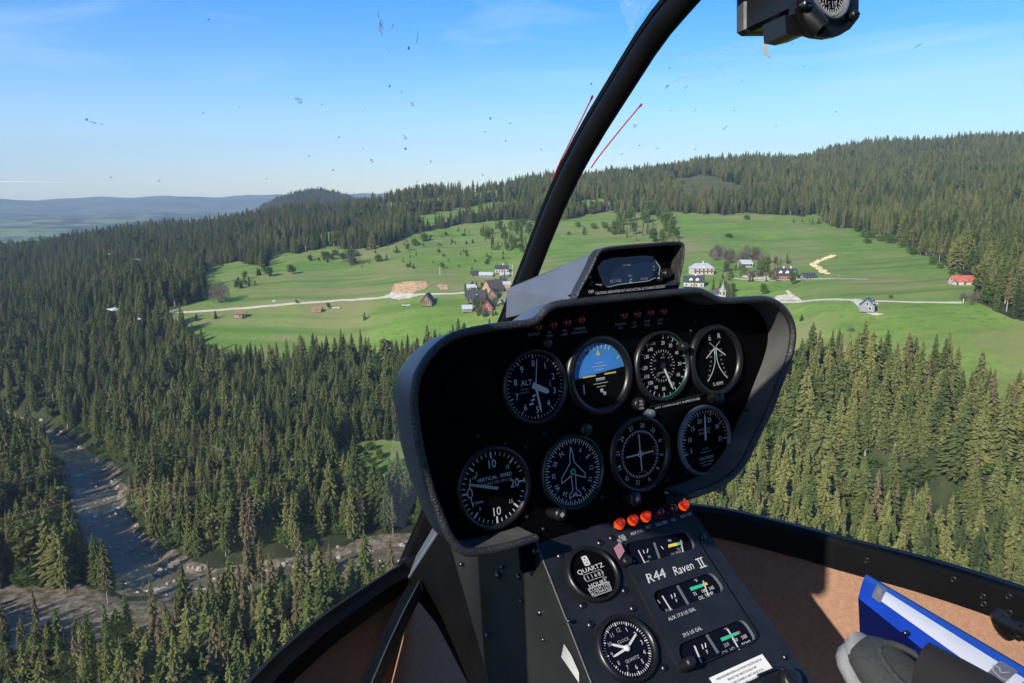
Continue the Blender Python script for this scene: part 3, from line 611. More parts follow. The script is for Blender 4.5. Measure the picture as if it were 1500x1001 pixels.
# sills traced in the sill plane, z interpolated
sr = [(905,752,1.37),(960,752,1.33),(1010,757,1.30),(1062,764,1.28),(1117,777,1.25),(1187,795,1.21),(1240,810,1.175),(1333,833,1.11),(1417,858,1.05),(1500,886,.99),(1620,928,.91),(1800,1000,.8)]
sl = [(592,838,1.36),(560,858,1.28),(520,885,1.19),(470,920,1.11),(435,950,1.065),(405,976,1.03),(350,1035,.97),(280,1120,.9)]
def spath(l):
    pts = [at(*q) for q in l]; q = [pts[0]]
    for a, b in zip(pts[:-1], pts[1:]): q += [a*.75+b*.25, a*.25+b*.75]
    return q+[pts[-1]]
sr3 = [at(592,838,1.36), at(700,790,1.42), at(810,762,1.42)]+spath(sr); sl3 = spath(sl)
SB = -1
mb = MB()
hp = [(-.012, .016), (-.004, .023), (.010, .022), (.013, .012), (.010, .006), (.010, -.027), (-.012, -.027)]
mb.sweep(sr3, [(-a, b) for a, b in hp], None, BH, smooth=False); mb.build('right_sill', M['frame'], cabin)
mb = MB(); mb.sweep(sr3[8:], arc_prof(.006, .0055, 10, -.012, .0135), None, BH, smooth=True); mb.build('rubber_bead', M['frame_lip'], cabin)
mb = MB(); mb.sweep(sr3[8:], arc_prof(.0052, .0035, 8, -.0165, .0035), None, BH, smooth=True); mb.build('rubber_bead', M['frame_lip'], cabin)
mb = MB(); mb.sweep(sr3[10:], [(-.0125, -.0025), (-.0175, -.0025), (-.0175, -.0012), (-.0125, -.0012)], None, BH); mb.build('bare_edge', M['bare'], cabin)
mb = MB(); mb.sweep(sl3, [(-.020, -.024), (.014, -.024), (.014, .006), (.008, .014), (-.006, .019), (-.012, .010), (-.020, .002)], None, BH); mb.build('left_sill', M['frame'], cabin)
mb = MB(); mb.sweep(sl3, arc_prof(.005, .004, 8, .015, .001), None, BH, smooth=True); mb.build('rubber_bead', M['frame_lip'], cabin)
def sillscrew(px, py):
    pass
# carpeted walls below the sills
def lining(path, inward, name):
    mb = MB(); rings = []
    for i, p in enumerate(path):
        q = p - BH*.022; lo = p - BH*(.62+(p-ORG).dot(BH)); f = lo + inward(i)
        rings.append([q+inward(i)*.06, q.lerp(f, .3), q.lerp(f, .65)-inward(i)*.1, f])
    mb.loops(rings, closed=False, smooth=True); rb = [[v+(RH*.004 if name[0] == 'r' else RH*-.004)-AH*0 for v in r] for r in rings]
    mb.loops(rb, closed=False, smooth=True); return mb.build('carpet_lining', M['carpet'], cabin)
lining(sr3[3:], lambda i: -RH*.05, 'r'); lining(sl3, lambda i: RH*.05, 'l')
# nose tunnel running forward from the console to the foot of the bow
Nn = at(592, 838, 1.36)
a_ = at(597, 849, 1.335); TS = Plane(a_, AH, BH); b_ = TS.hit(652, 763); c_ = TS.hit(700, 688)
top = [a_, b_, c_, CP.hit(700, 600), CP.hit(632, 748), Nn]
mb = MB(); mb.poly([a_, b_, at(640, 742, 1.10), CP.hit(629, 751)+RH*.003, CP.hit(604, 812)+RH*.001]); tp = [a_, b_, at(655,735,1.07), CP.hit(634, 748)-BH*.002]
mb.v = []; mb.f = []; mb.m = []; mb.sm = []
mb.prism([a_, b_, c_, CP.hit(660, 680)+RH*.03, CP.hit(634, 745)+RH*.02, CP.hit(596, 832)+RH*.002], -BH*.003); mb.build('tunnel_top', M['boxgrey'], cabin)
mb = MB(); mb.tube([a_+BH*.001, b_+BH*.001, c_+BH*.001], .0016, 6); mb.build('bare_edge', M['bare'], cabin)
mb = MB(); w = [a_-BH*.002, b_-BH*.002, c_-BH*.002]+[TS.hit(*q) for q in ((790, 810), (790, 1030), (690, 1010), (640, 915), (603, 868))]
mb.prism(w, RH*.003); mb.build('tunnel_side', M['frame'], cabin)
for x, y, z in ((642, 843, 1.10), (646, 845, 1.10)):
    b = MB(); n = -RH; ex = AH; c = at(x, y, z-.02)
mb = MB(); mb.sweep([at(607, 862, 1.29), at(585, 905, 1.17), at(562, 955, 1.08), at(535, 1020, .99), at(515, 1080, .93)], [(-.007, -.012), (.012, -.012), (.012, .006), (-.007, .006)], None, BH); mb.build('floor_strut', M['rubber'], cabin)
mb = MB(); mb.sweep([at(616, 862, 1.27), at(594, 905, 1.15), at(571, 955, 1.06), at(544, 1020, .97)], [(-.001, -.012), (.001, -.012), (.001, .014), (-.001, .014)], None, BH); mb.build('strut_flange', M['frame_lip'], cabin)
mb = MB(); mb.prism([at(598,850,1.33), at(602,868,1.31), at(590,940,1.22), at(560,1060,1.10), at(700,1100,1.30), at(700,850,1.62)], AH*.004); mb.build('carpet_lining', M['carpet'], cabin)
# floor, roof, rear wall, door lower halves: the rest of the cabin round the camera
mb = MB(); mb.box(H(0, -.45, -.64), RH*.66, AH*.98, BH*.01); mb.build('floor', M['floor'], cabin)
mb = MB(); mb.box(H(0, -1.05, .53), RH*.66, AH*.68, BH*.015); mb.build('roof', M['roof_in'], cabin)
mb = MB(); mb.prism([H(-.667, a, b) for a, b in ((-.14,-.32),(-.14,.52),(-.45,.52),(-.44,.41),(-.24,.36),(-.22,-.32))], RH*.024); mb.build('door_post', M['roof_in'], cabin)  # unseen post, added and widened to shape the sun shadows inside
mb = MB(); mb.box(H(0, -1.72, -.05), RH*.66, AH*.01, BH*.57); mb.build('rear_bulkhead', M['roof_in'], cabin)
for sx in (-1, 1):
    mb = MB(); mb.box(H(.665*sx, -1.3, -.36), RH*.01, AH*.41, BH*.27); mb.build('door_panel', M['roof_in'], cabin)
mb = MB(); mb.box(H(-.30, -.98, -.36), RH*.24, AH*.10, BH*.10); mb.box(H(-.30, -1.2, -.08), RH*.24, AH*.06, BH*.34); mb.build('seat', M['roof_in'], cabin)
# door latch at the right sill
lt = MB(); c = at(1471, 913, .985); dz = (at(1520, 935, .93)-c).normalized(); ux = (at(1475, 930, .985)-c).normalized()
lt.lathe(c, dz, ux, dz.cross(ux).normalized()*(-1), [(.020, 0), (.020, .004), (.014, .007), (.003, .008)], n=20); o = lt.build('door_latch', M['black'], cabin)
b = MB(); n_ = (CAM-c).normalized(); b.tube([at(1462, 906, .975), at(1480, 916, .955), at(1530, 940, .91)], [.009, .0075, .0065], 12); b.tube([at(1490, 921, .945), at(1496, 924, .94)], [.010, .010], 12); b.build('latch_handle', M['black'], o)
# sill screws
bvs = obvh([o for o in cabin.children if o.name.startswith('right_sill')][0])
for x, y in ((1270,821),(1397,849),(1440,874),(1441,885),(1479,898),(1478,874)):
    h_ = bvs.ray_cast(CAM, ray(x, y).normalized())
    if h_[0] is not None:
        n = h_[1] if h_[1].dot(ray(x, y)) < 0 else -h_[1]; ex = n.orthogonal().normalized(); b = MB()
        b.lathe(h_[0], ex, n.cross(ex), n, [(.0048, 0), (.0046, .0012), (.0032, .0016), (.0028, .0006)], n=14); b.build('screw', M['bezel'], cabin)
# windscreen, two curved halves
pane = {}
for sx, nm in ((-1, 'left'), (1, 'right')):
    rings = []
    for p in bow:
        rings.append([p + bow_up(1)*0 + RH*(sx*.64*math.sin(u)) - AH*(.62*(1-math.cos(u))) + AH*.022 for u in [R(q) for q in range(0, 95, 6)]])
    mb = MB(); mb.loops(rings, closed=False, smooth=True); pane[sx] = mb.build('windscreen', M['windscreen'], cabin, label='%s half of the curved acrylic windscreen' % nm)
bvg = {k: obvh(o) for k, o in pane.items()}
def onglass(px, py):
    for k in (-1, 1):
        h_ = bvg[k].ray_cast(CAM, ray(px, py).normalized())
        if h_[0] is not None: return h_[0], (h_[1] if h_[1].dot(ray(px, py)) < 0 else -h_[1])
    p = at(px, py, .9); return p, -ray(px, py).normalized()
def splat(mb, px, py, w, h, ang, ragged=.5, n=11, m=0):
    c, nn = onglass(px, py)
    pts = []
    for i in range(n):
        a = 2*math.pi*i/n; k = 1-ragged*rnd.random(); x = w*.6*math.cos(a)*k; y = h*.6*math.sin(a)*k
        x, y = x*math.cos(ang)-y*math.sin(ang), x*math.sin(ang)+y*math.cos(ang); g_, n_ = onglass(px+x, py-y); pts.append(g_ + n_*.0012)
    mb.add([c+nn*.0012]+pts, [(0, k+1, (k+1) % n+1) for k in range(n)], m)
mb = MB()
for px, py, w, h, a in ((557,40,9,26,.1),(553,22,4,16,.3),(610,55,4,24,-.1),(607,80,2,8,0),(437,146,14,9,-.5),(135,178,22,3,-.35),(125,174,8,4,-.5),(148,181,6,3,0),(603,151,5,8,.2),(593,201,5,6,0),(544,234,7,6,-.3),(452,228,5,4,0),(591,198,3,8,.4),(496,200,5,4,.3),(297,164,6,4,0),(231,264,5,4,0),(161,258,8,2,.2),(390,261,6,3,0),(980,98,6,3,.7),(976,127,13,4,.75),(1004,127,10,3,.8),(1345,66,22,3,.5),(1062,186,18,3,.7),(929,183,9,6,.8),(1085,118,7,2,.6),(1160,64,7,2,.6),(1018,160,7,2,.6),(982,161,5,2,.5),(1137,184,5,2,.5),(936,212,5,3,.6),(962,217,6,2,.6),(910,225,5,2,.7),(1178,97,5,3,.5),(1224,163,5,2,.5),(717,173,3,6,.3),(710,192,4,4,0),(747,180,3,4,0),(533,157,4,3,0),(570,75,3,8,.4),(574,38,4,12,-.4),(531,217,3,4,0),(470,152,4,3,0),(349,155,3,3,0),(1075,161,5,2,.6),(893,172,4,4,.2),(792,218,4,5,.2),(395,37,2,2,0),(1003,235,4,2,.7),(630,236,4,4,.1),(610,265,3,5,0),(706,255,3,6,.3),(487,248,5,4,.2),(975,240,5,2,.7),(1018,218,4,2,.7)):
    splat(mb, px, py, w, h, a, .75)
mb.build('insect_smears', M['bug'], pane[-1])
mb = MB()
for px, py, w, h, a in ((598,69,4,7,.2),(556,34,3,6,.4),(126,174,5,3,-.4),(304,27,3,3,0),(570,125,3,5,-.5),(587,134,2,3,0),(718,172,2,5,.3),(976,125,5,3,.7),(593,217,5,4,0),(865,122,3,4,0),(740,205,2,3,0)): splat(mb, px, py, w, h, a, .5)
mb.build('insect_specks', M['bugdark'], pane[-1])
mb = MB()
for px, py, w, h, a in ((163,452,20,5,.1),(200,379,10,4,.1),(202,466,5,3,0),(158,371,6,2,0),(400,440,8,3,0)): splat(mb, px, py, w, h, a, .55 if w < 90 else .1)
mb.build('white_marks', M['glassmark'], pane[-1])  # small ragged white marks lying on the pane
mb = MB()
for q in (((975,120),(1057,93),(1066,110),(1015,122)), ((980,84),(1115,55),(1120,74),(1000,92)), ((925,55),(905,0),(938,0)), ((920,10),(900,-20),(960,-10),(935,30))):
    p = [onglass(x, y) for x, y in q]; mb = MB(); mb.poly([a+n*.001 for a, n in p]); mb.build('painted_reflection', M['scuff'], pane[1] if q[0][0] > 950 else pane[-1])  # see-through pale patches, reflections painted on the pane

# ================================================================== yaw strings
def yaw(pts, label):
    P3 = []; c0, n0 = onglass(pts[0][0], pts[0][1]); c1, n1 = onglass(pts[-1][0], pts[-1][1]); z0 = depth(c0)+.006; z1 = depth(c1)+.05
    for i, (x, y, f) in enumerate(pts): k = i/(len(pts)-1); P3.append(at(x, y, z0+(z1-z0)*k))
    b = MB(); b.tube(P3, [.0008]*(len(P3)-3)+[.0013, .0015, .0013], 6); o = b.build('yaw_string', M['yarn'], base=P3[0]); tag(o, label, 'yaw string', 'red yarn yaw strings outside the windscreen')
yaw(smooth2([(814,282,0),(808,276,0),(810,262,0),(820,238,0),(834,210,0),(846,186,0),(858,162,0),(866,145,0),(868,141,0)], 1), 'thin red yarn blown upward on the left side of the black centre bow')
yaw(smooth2([(866,246,0),(873,235,0),(887,217,0),(901,199.5,0),(916,181,0),(930,164.5,0),(937,156,0),(940,153,0)], 1), 'thin red yarn blown upward on the right side of the black centre bow')

# ================================================================== magnetic compass
PK = Plane(at(1212, -10, .60), RH, BH)
comp = thing('magnetic_compass', 'black magnetic compass hanging at the top of the windscreen, right of the centre bow', 'compass', PK.P(0, .05, -.02))
def k2(px, py, off=0): return PK.hit(px, py, off)
mb = MB(); fp = [PK.uv(x, y) for x, y in ((1166,-50),(1258,-50),(1258,10),(1257,28),(1245,43),(1230,52),(1213,55),(1195,53),(1180,48),(1164,20),(1166,0))]
mb.prism([PK.P(u, v, 0) for u, v in fp], -PK.n*.006); 
mb.build('face_plate', M['bezel'], comp)
mb = MB(); cu, cv = PK.uv(1212, -14); r = 43*.5*2*depth(PK.P(cu, cv))/FPX*.5*2*.5*2*.5
r = abs(PK.uv(1212, 30)[1]-cv); cc = PK.P(cu, cv, .0006)
mb.lathe(cc, PK.ex, PK.ey, PK.n, [(r, 0), (r, .003), (r*.94, .004), (r*.88, .0005)], n=48, cap=False); mb.build('bezel', M['boxgrey'], comp)
mb = MB(); mb.disc(cc+PK.n*.0004, PK.ex, PK.ey, r*.9); mb.build('dial', M['dial'], comp)
b = MB(); ticks(b, PK, cc, range(0, 360, 10), r*.66, r*.86, .0011, .0012); ticks(b, PK, cc, range(5, 365, 10), r*.74, r*.86, .0009, .0012)
for i, st in enumerate(('N', '3', '6', 'E', '12', '15', 'S', '21', '24', 'W', '30', '33')): num(b, PK, cc, st, 8+i*30, r*.52, .0058, off=.0013, m=0 if st != 'S' else 1)
b.build('markings', [M['white'], M['dim']], comp)
mb = MB(); mb.disc(cc+PK.n*.0035, PK.ex, PK.ey, r*.93); mb.build('glass', M['dialglass'], comp)
mb = MB(); ca = [PK.hit(x, y, -.004) for x, y in ((1163,-60),(1240,-60),(1240,10),(1232,16),(1170,15),(1163,9))]; mb.prism(ca, AH*.05); mb.build('case', M['bezel'], comp)
cm_ = sum(ca, Vector())/len(ca); mb = MB(); mb.loops([[cm_+(p-cm_)*k+AH*d for p in ca] for k, d in ((1.0, .048), (1.05, .05), (1.05, .056), (.97, .060))], cap0=True, cap1=True); mb.build('case_cap', M['frame_lip'], comp)
mb = MB(); mb.prism([PK.hit(x, y, -.003) for x, y in ((1150,22),(1184,20),(1186,49),(1168,53),(1152,50))], AH*.022); mb.build('light_housing', M['bezel'], comp)
mb = MB(); mb.tube([at(1170,8,.595), at(1185,28,.592), at(1203,44,.59)], [.011, .010, .0085], 12); mb.tube([at(1201,43,.588), at(1203,44,.587)], [.004, .004], 10, 1); mb.build('clamp_arm', [M['bezel'], M['rubber']], comp)
for x, y in ((1176, 9), (1247, 24)):
    c = k2(x, y, .001); b = MB(); b.lathe(c, PK.ex, PK.ey, PK.n, [(.0042, 0), (.0042, .004), (.0034, .0055), (.001, .0058)], n=16); b.box(c+PK.n*.0059, PK.ex*.003, PK.ey*.0006, PK.n*.0003, 1); b.build('screw', [M['steel'] if x < 1200 else M['bezel'], M['rubber']], comp)
b = MB(); pp = [at(*q) for q in ((1131,54,.618),(1124,60,.616),(1121,68,.615),(1122,76,.615),(1125,82,.615),(1129,85,.615))]
ww = [.0006, .0010, .0018, .0018, .0013, .0003]
b.loops([[p-CR*w_, p+CR*w_, p+CR*w_+CF*.0004, p-CR*w_+CF*.0004] for p, w_ in zip(pp, ww)], cap0=True, cap1=True, smooth=False); b.build('peeling_tape', M['dim'], comp)

# ================================================================== binder, person
A1 = [at(1268,842,1.0), at(1515,988,.80), at(1462,1040,.755), at(1257,876,.955)]
binder = thing('ring_binder', 'glossy blue ring binder with a white spine label, standing by the right cabin wall', 'binder', A1[0]-BH*.3)
mb = MB(); dn = -BH*.30-RH*.012
mb.loops([[A1[3], A1[2], A1[2]+dn, A1[3]+dn], [A1[3]+RH*.003, A1[2]+RH*.003, A1[2]+dn+RH*.003, A1[3]+dn+RH*.003]], cap0=True, cap1=True); mb.build('front_cover', M['blue'], binder)
mb = MB(); mb.loops([[A1[0], A1[1], A1[1]+dn, A1[0]+dn], [A1[0]+RH*.003, A1[1]+RH*.003, A1[1]+dn+RH*.003, A1[0]+dn+RH*.003]], cap0=True, cap1=True); mb.build('back_cover', M['blue'], binder)
sn = (A1[1]-A1[0]).cross(A1[3]-A1[0]).normalized(); sn = sn if sn.dot(BH) > 0 else -sn
mid_ = lambda a, b, k: a*(1-k)+b*k
def spn(u, v, off=.0): a = mid_(A1[0], A1[1], u); b = mid_(A1[3], A1[2], u); return mid_(a, b, v)+sn*(off+.004*math.sin(math.pi*min(max(v, 0), 1)))
mb = MB(); mb.loops([[spn(u/12, v/8) for v in range(9)] for u in range(13)], closed=False, smooth=True); mb.loops([[spn(u/12, v/8)-sn*.002 for v in range(9)] for u in range(13)], closed=False, smooth=True)
spine = mb.build('spine', M['blue2'], binder)
def patch(u0, u1, v0, v1, off, m, name, par):
    mb = MB(); mb.loops([[spn(u0+(u1-u0)*i/8, v0+(v1-v0)*j/4, off) for j in range(5)] for i in range(9)], closed=False, smooth=True); return mb.build(name, m, par)
patch(.10, 1.0, .24, .66, .0010, M['sleeve'], 'label_sleeve', spine); patch(.095, .165, .14, .74, .0016, M['tag'], 'grey_tag', spine); patch(.86, .95, .18, .74, .0016, M['tag'], 'grey_tag', spine)
b = MB(); ux = (A1[0]-A1[3]).normalized(); uy = (A1[0]-A1[1]).normalized(); text(b, 'UNI', spn(.13, .45, .0024), ux, uy, .007, 0, .9)
c = spn(.905, .45, .0024)
lg = [(-.3, -.5), (-.5, .0), (-.2, .5), (.3, .45), (.4, .1), (0, 0), (.5, -.5)]; 
for p, q in zip(lg[:-1], lg[1:]): stroke(b, c+ux*p[0]*.018+uy*p[1]*.018, c+ux*q[0]*.018+uy*q[1]*.018, .0016, sn)
b.build('spine_lettering', M['dim'], spine)
mb = MB(); mb.prism([A1[3]+RH*.006-BH*.012, A1[2]+RH*.006-BH*.012, A1[1]-RH*.006-BH*.012, A1[0]-RH*.006-BH*.012], -BH*.24); mb.build('paper_block', M['sleeve'], binder)
b = MB(); h0 = at(1325, 928, .86); b.lathe(h0, AH, BH, -RH, [(.003, -.004), (.003, .001), (.001, .0015)], n=12); b.build('rivet', M['steel'], binder)

person = thing('person', 'foot in a grey sneaker with pale sole and black trouser leg beside the blue binder', 'person', H(.30, .0, -.55))
Tq = at(1228, 966, .88)                        # toe position
fd = (AH*.62+BH*.62-RH*.10).normalized(); fs = (RH - fd*RH.dot(fd)).normalized(); fu = fs.cross(fd).normalized()
def section(k, w, h, zb, sidew=0, n=20):
    k *= .8; w *= .75; h *= .8; zb *= .8; c = Tq - fd*k + fs*(.026+sidew)
    return [c + fs*(w*.5*math.copysign(abs(math.cos(a))**.8, math.cos(a))) + fu*(zb + h*.5 + h*.5*math.copysign(abs(math.sin(a))**.8, math.sin(a))) for a in [2*math.pi*i/n for i in range(n)]]
ks = [(-.006, .02, .012, .012), (.0, .055, .028, .006), (.012, .078, .042, .003), (.035, .094, .052, 0), (.07, .102, .062, 0), (.11, .100, .075, 0), (.15, .090, .092, 0), (.19, .084, .105, 0), (.24, .082, .110, 0), (.27, .060, .10, 0), (.28, .03, .07, .01)]
mb = MB(); mb.loops([section(k, w, h, z) for k, w, h, z in ks], cap0=True, cap1=True, smooth=True); shoe = mb.build('shoe', M['shoe'], person)
mb = MB(); mb.loops([section(k-.006, w*1.10+.004, .030, -.012) for k, w, h, z in ks], cap0=True, cap1=True, smooth=True); mb.build('sole', M['sole'], shoe)
mb = MB(); mb.loops([section(k-.009, w*.8, .024, .006) for k, w, h, z in ks[:3]], cap0=True, cap1=True, smooth=True); mb.build('toe_cap', M['sole'], shoe)
cb = Tq - fd*.066 + fs*.034 + fu*.050
mb = MB(); rg = []
for k, (r1, r2) in zip((0, .03, .06, .16, .30, .42), ((.031, .046), (.037, .052), (.043, .056), (.048, .056), (.052, .058), (.056, .06))):
    c = cb - fd*k*1.0 + fu*k*.35
    rg.append([c + fs*r1*math.cos(a) + (fd*.6+fu*.8)*r2*math.sin(a) for a in [2*math.pi*i/20 for i in range(20)]])
mb.loops(rg, cap0=True, cap1=True, smooth=True); mb.build('trouser_leg', M['sock'], person)
mb = MB(); rg = []
for q in range(25):
    a = 2*math.pi*q/24; rg.append(cb + fs*.029*math.cos(a) + fd*.052*math.sin(a) + fu*(.0 - .014*math.sin(a)))
mb.tube(rg, .004, 6, cap=False); mb.build('shoe_collar', M['shoe'], shoe)
b = MB(); cN = Tq-fd*.085-fs*.009+fu*.042
text(b, 'nt', cN, -fd, fu, .010, 0, 1)
b.build('side_mark', M['dim'], shoe)
# ================================================================== TERRAIN
def vnoise(x, y, s, seed=0):
    x = np.asarray(x)/s; y = np.asarray(y)/s; xi = np.floor(x).astype(np.int64); yi = np.floor(y).astype(np.int64); fx = x-xi; fy = y-yi
    fx = fx*fx*(3-2*fx); fy = fy*fy*(3-2*fy)
    def h(a, b):
        n = (a*374761393 + b*668265263 + seed*1442695041) & 0xffffffff; n = ((n ^ (n >> 13))*1274126177) & 0xffffffff; return ((n ^ (n >> 16)) & 0xffff)/65535.
    return (h(xi, yi)*(1-fx)+h(xi+1, yi)*fx)*(1-fy)+(h(xi, yi+1)*(1-fx)+h(xi+1, yi+1)*fx)*fy
def fbm(x, y, s, seed=0, o=4):
    r = 0; a = 1; t = 0
    for i in range(o): r = r + a*vnoise(x, y, s/2**i, seed+i*17); t += a; a *= .5
    return r/t
# ground profile of the valley in ten directions: (range m, z m) or (range m, None, photo row)
def Y(r, y): return (r, None, y)
cols = {
 -350: [(20,8),(150,6),(420,3),(520,3),Y(640,540),Y(760,500),Y(900,450),Y(1100,410),Y(1350,384),(1800,0),(2500,-40),Y(4000,345),Y(6500,318),(7500,-50),Y(9500,296),(12500,-250)],
 0: [(20,8),(150,5),(390,2),(470,4),Y(540,560),Y(650,500),Y(800,450),Y(1050,400),Y(1350,375),(1800,0),(2500,-50),Y(4000,338),Y(6500,315),(7500,-50),Y(9500,291),(12500,-250)],
 250: [(20,8),(150,4),(330,3),(420,8),Y(500,545),Y(545,500),Y(580,465),Y(640,436),Y(800,398),Y(1100,358),Y(1350,339),(1800,0),(2500,-40),Y(4000,335),Y(6500,311),(7500,-50),Y(9500,286),(12500,-250)],
 470: [(20,8),(150,4),(300,3),(370,7),Y(480,545),Y(530,490),Y(570,445),Y(680,400),Y(780,370),Y(950,342),Y(1150,322),Y(1350,312),(1900,40),Y(2700,281),(3400,20),(7500,-50),Y(9500,283),(12500,-250)],
 650: [(20,8),(150,4),(280,3),(360,9),Y(455,545),Y(500,480),Y(535,440),Y(620,400),Y(800,350),Y(1000,312),Y(1200,292),Y(1350,283),(2000,30),(3400,0),(7500,-50),Y(9500,276),(12500,-250)],
 850: [(20,8),(150,4),(260,3),(330,12),Y(425,545),Y(475,470),Y(515,430),Y(570,400),Y(780,340),Y(900,315),Y(1100,285),Y(1350,262),(2000,60),(9500,0),(12500,-250)],
 1050: [(20,8),(150,4),(260,3),(300,14),Y(380,560),Y(430,480),Y(480,435),Y(565,395),Y(760,345),Y(900,312),Y(1150,272),Y(1500,238),(2300,80),(9500,0),(12500,-250)],
 1250: [(20,8),(150,4),(255,3),(285,17),Y(347,560),Y(400,480),Y(425,447),Y(500,410),Y(700,360),Y(870,322),Y(1100,280),Y(1500,240),Y(1900,212),(2700,100),(9500,0),(12500,-250)],
 1450: [(20,8),(150,4),(250,3),(282,17),Y(335,600),Y(380,520),Y(440,450),Y(510,410),Y(650,360),Y(900,300),Y(1300,250),Y(1900,202),(2700,100),(9500,0),(12500,-250)],
 1850: [(20,8),(150,4),(255,3),(300,17),Y(345,620),Y(390,540),Y(440,470),Y(510,430),Y(650,370),Y(900,300),Y(1300,240),Y(1900,190),(2700,100),(9500,0),(12500,-250)]}
def az_of(px, py=430):
    d = ray(px, py); return math.atan2(d.x, d.y)
RT = np.geomspace(15, 12500, 420); cz = []; ca_ = []
for px, l in cols.items():
    rr, zz = [], []
    for e in l:
        if e[1] is None:
            d = ray(px, e[2]); z = CAM.z + d.z/math.hypot(d.x, d.y)*e[0]
        else: z = e[1]
        rr.append(e[0]); zz.append(z)
    z = np.interp(RT, rr, zz); k = np.ones(5)/5
    zs = np.convolve(np.pad(z, 2, 'edge'), k, 'valid'); cz.append(zs); ca_.append(az_of(px))
cz = np.array(cz); ca_ = np.array(ca_)
AZT = np.radians(np.arange(-180, 180.01, .5))
ZT = np.zeros((len(AZT), len(RT)))
idx = np.clip(np.searchsorted(ca_, AZT)-1, 0, len(ca_)-2); f = np.clip((AZT-ca_[idx])/(ca_[idx+1]-ca_[idx]), 0, 1); f = f*f*(3-2*f)
ZT = cz[idx]*(1-f[:, None])+cz[idx+1]*f[:, None]
k = np.ones(5)/5; ZT = np.apply_along_axis(lambda c: np.convolve(np.pad(c, 2, 'edge'), k, 'valid'), 0, ZT)
def z0hit(px, py, z=0.):
    d = ray(px, py); t = (z-CAM.z)/d.z; p = CAM+d*t; return p.x, p.y
rv = [(-700,560,8),(-250,606,8),(0,622,5),(72,640,4.5),(125,680,6),(143,740,7.5),(168,800,7),(215,850,6),(280,866,7.5),(400,848,6.5),(520,822,6),(620,806,6),(800,780,5),(1050,738,4),(1150,754,4),(1300,797,4.5),(1500,880,7),(1900,1000,8)]
rvp = []
for x, y, w in rv: X, Yy = z0hit(x, y); rvp.append((X, Yy, w))
rs = []
for a, b in zip(rvp[:-1], rvp[1:]):
    n = max(2, int(math.hypot(b[0]-a[0], b[1]-a[1])/4))
    for i in range(n): rs.append([a[j]+(b[j]-a[j])*i/n for j in range(3)])
rs = np.array(rs)
for j in range(3): rs[:, j] = np.convolve(np.pad(rs[:, j], 4, 'edge'), np.ones(9)/9, 'valid')
def rdist(x, y):
    x = np.asarray(x, float).ravel(); y = np.asarray(y, float).ravel(); out = np.full(x.shape, 1e6)
    sel = np.where((np.hypot(x, y) < 900))[0]
    for s in range(0, len(sel), 20000):
        q = sel[s:s+20000]; d = np.hypot(x[q, None]-rs[None, :, 0], y[q, None]-rs[None, :, 1])-rs[None, :, 2]; out[q] = d.min(1)
    return out
def zbase(x, y):
    az = np.arctan2(x, y); r = np.clip(np.hypot(x, y), 15.1, 12499)
    i = np.clip((az-AZT[0])/(AZT[1]-AZT[0]), 0, len(AZT)-1.001); j = np.log(r/RT[0])/np.log(RT[1]/RT[0]); j = np.clip(j, 0, len(RT)-1.001)
    i0 = i.astype(int); j0 = j.astype(int); fi = i-i0; fj = j-j0
    return (ZT[i0, j0]*(1-fi)+ZT[i0+1, j0]*fi)*(1-fj)+(ZT[i0, j0+1]*(1-fi)+ZT[i0+1, j0+1]*fi)*fj
def Zg(x, y):
    x = np.atleast_1d(np.asarray(x, float)); y = np.atleast_1d(np.asarray(y, float)); sh = x.shape; x = x.ravel(); y = y.ravel()
    r = np.hypot(x, y); z = zbase(x, y)
    amp = np.interp(r, [0, 300, 700, 1500, 3000, 9000, 12500], [1.2, 1.8, 2.2, 9, 25, 60, 60]); z = z + (fbm(x, y, np.where(r < 1000, 45, 1) if False else 60, 3, 4)-.5)*np.minimum(amp, 2.5)*2 + (fbm(x, y, 420, 9, 4)-.5)*np.interp(r, [0, 900, 1500, 3000, 9000], [0, 0, 10, 30, 90])
    d = rdist(x, y); w = np.clip(d/16, 0, 1); w = w*w*(3-2*w)
    z = np.where(d < 16, -1.6+np.clip(d+3, 0, 6)*.42*(1-w)*1.0 + (z+1.6)*w, z)
    return z.reshape(sh)
def Z1(x, y): return float(Zg([x], [y])[0])
def ground(px, py):
    d = ray(px, py); h = math.hypot(d.x, d.y); dx, dy = d.x/h, d.y/h; rr = np.concatenate([np.arange(120, 1500, 1.0), np.geomspace(1500, 12000, 300)])
    zz = Zg(rr*dx, rr*dy); lz = CAM.z + d.z/h*rr; k = np.where(zz >= lz)[0]
    if len(k) == 0: return None
    i = max(k[0], 1); a = lz[i-1]-zz[i-1]; b = lz[i]-zz[i]; t = a/(a-b) if a != b else 0
    r = rr[i-1]+(rr[i]-rr[i-1])*t; return Vector((dx*r, dy*r, Z1(dx*r, dy*r)))
def projn(x, y, z):
    dx, dy, dz = x-CAM.x, y-CAM.y, z-CAM.z; Zc = dx*CF.x+dy*CF.y+dz*CF.z; Zc = np.where(Zc < 1, 1e-3, Zc)
    return 750+FPX*(dx*CR.x+dy*CR.y+dz*CR.z)/Zc, 500.5-FPX*(dx*CU.x+dy*CU.y+dz*CU.z)/Zc, Zc
def inpoly(px, py, poly):
    c = np.zeros(np.shape(px), bool); n = len(poly)
    for i in range(n):
        x1, y1 = poly[i]; x2, y2 = poly[i-1]
        cond = ((y1 > py) != (y2 > py)); xx = (x2-x1)*(py-y1)/((y2-y1) or 1e-9)+x1; c ^= cond & (px < xx)
    return c
BARE = [(-60,862),(120,858),(262,884),(290,930),(230,968),(100,972),(-60,965)]
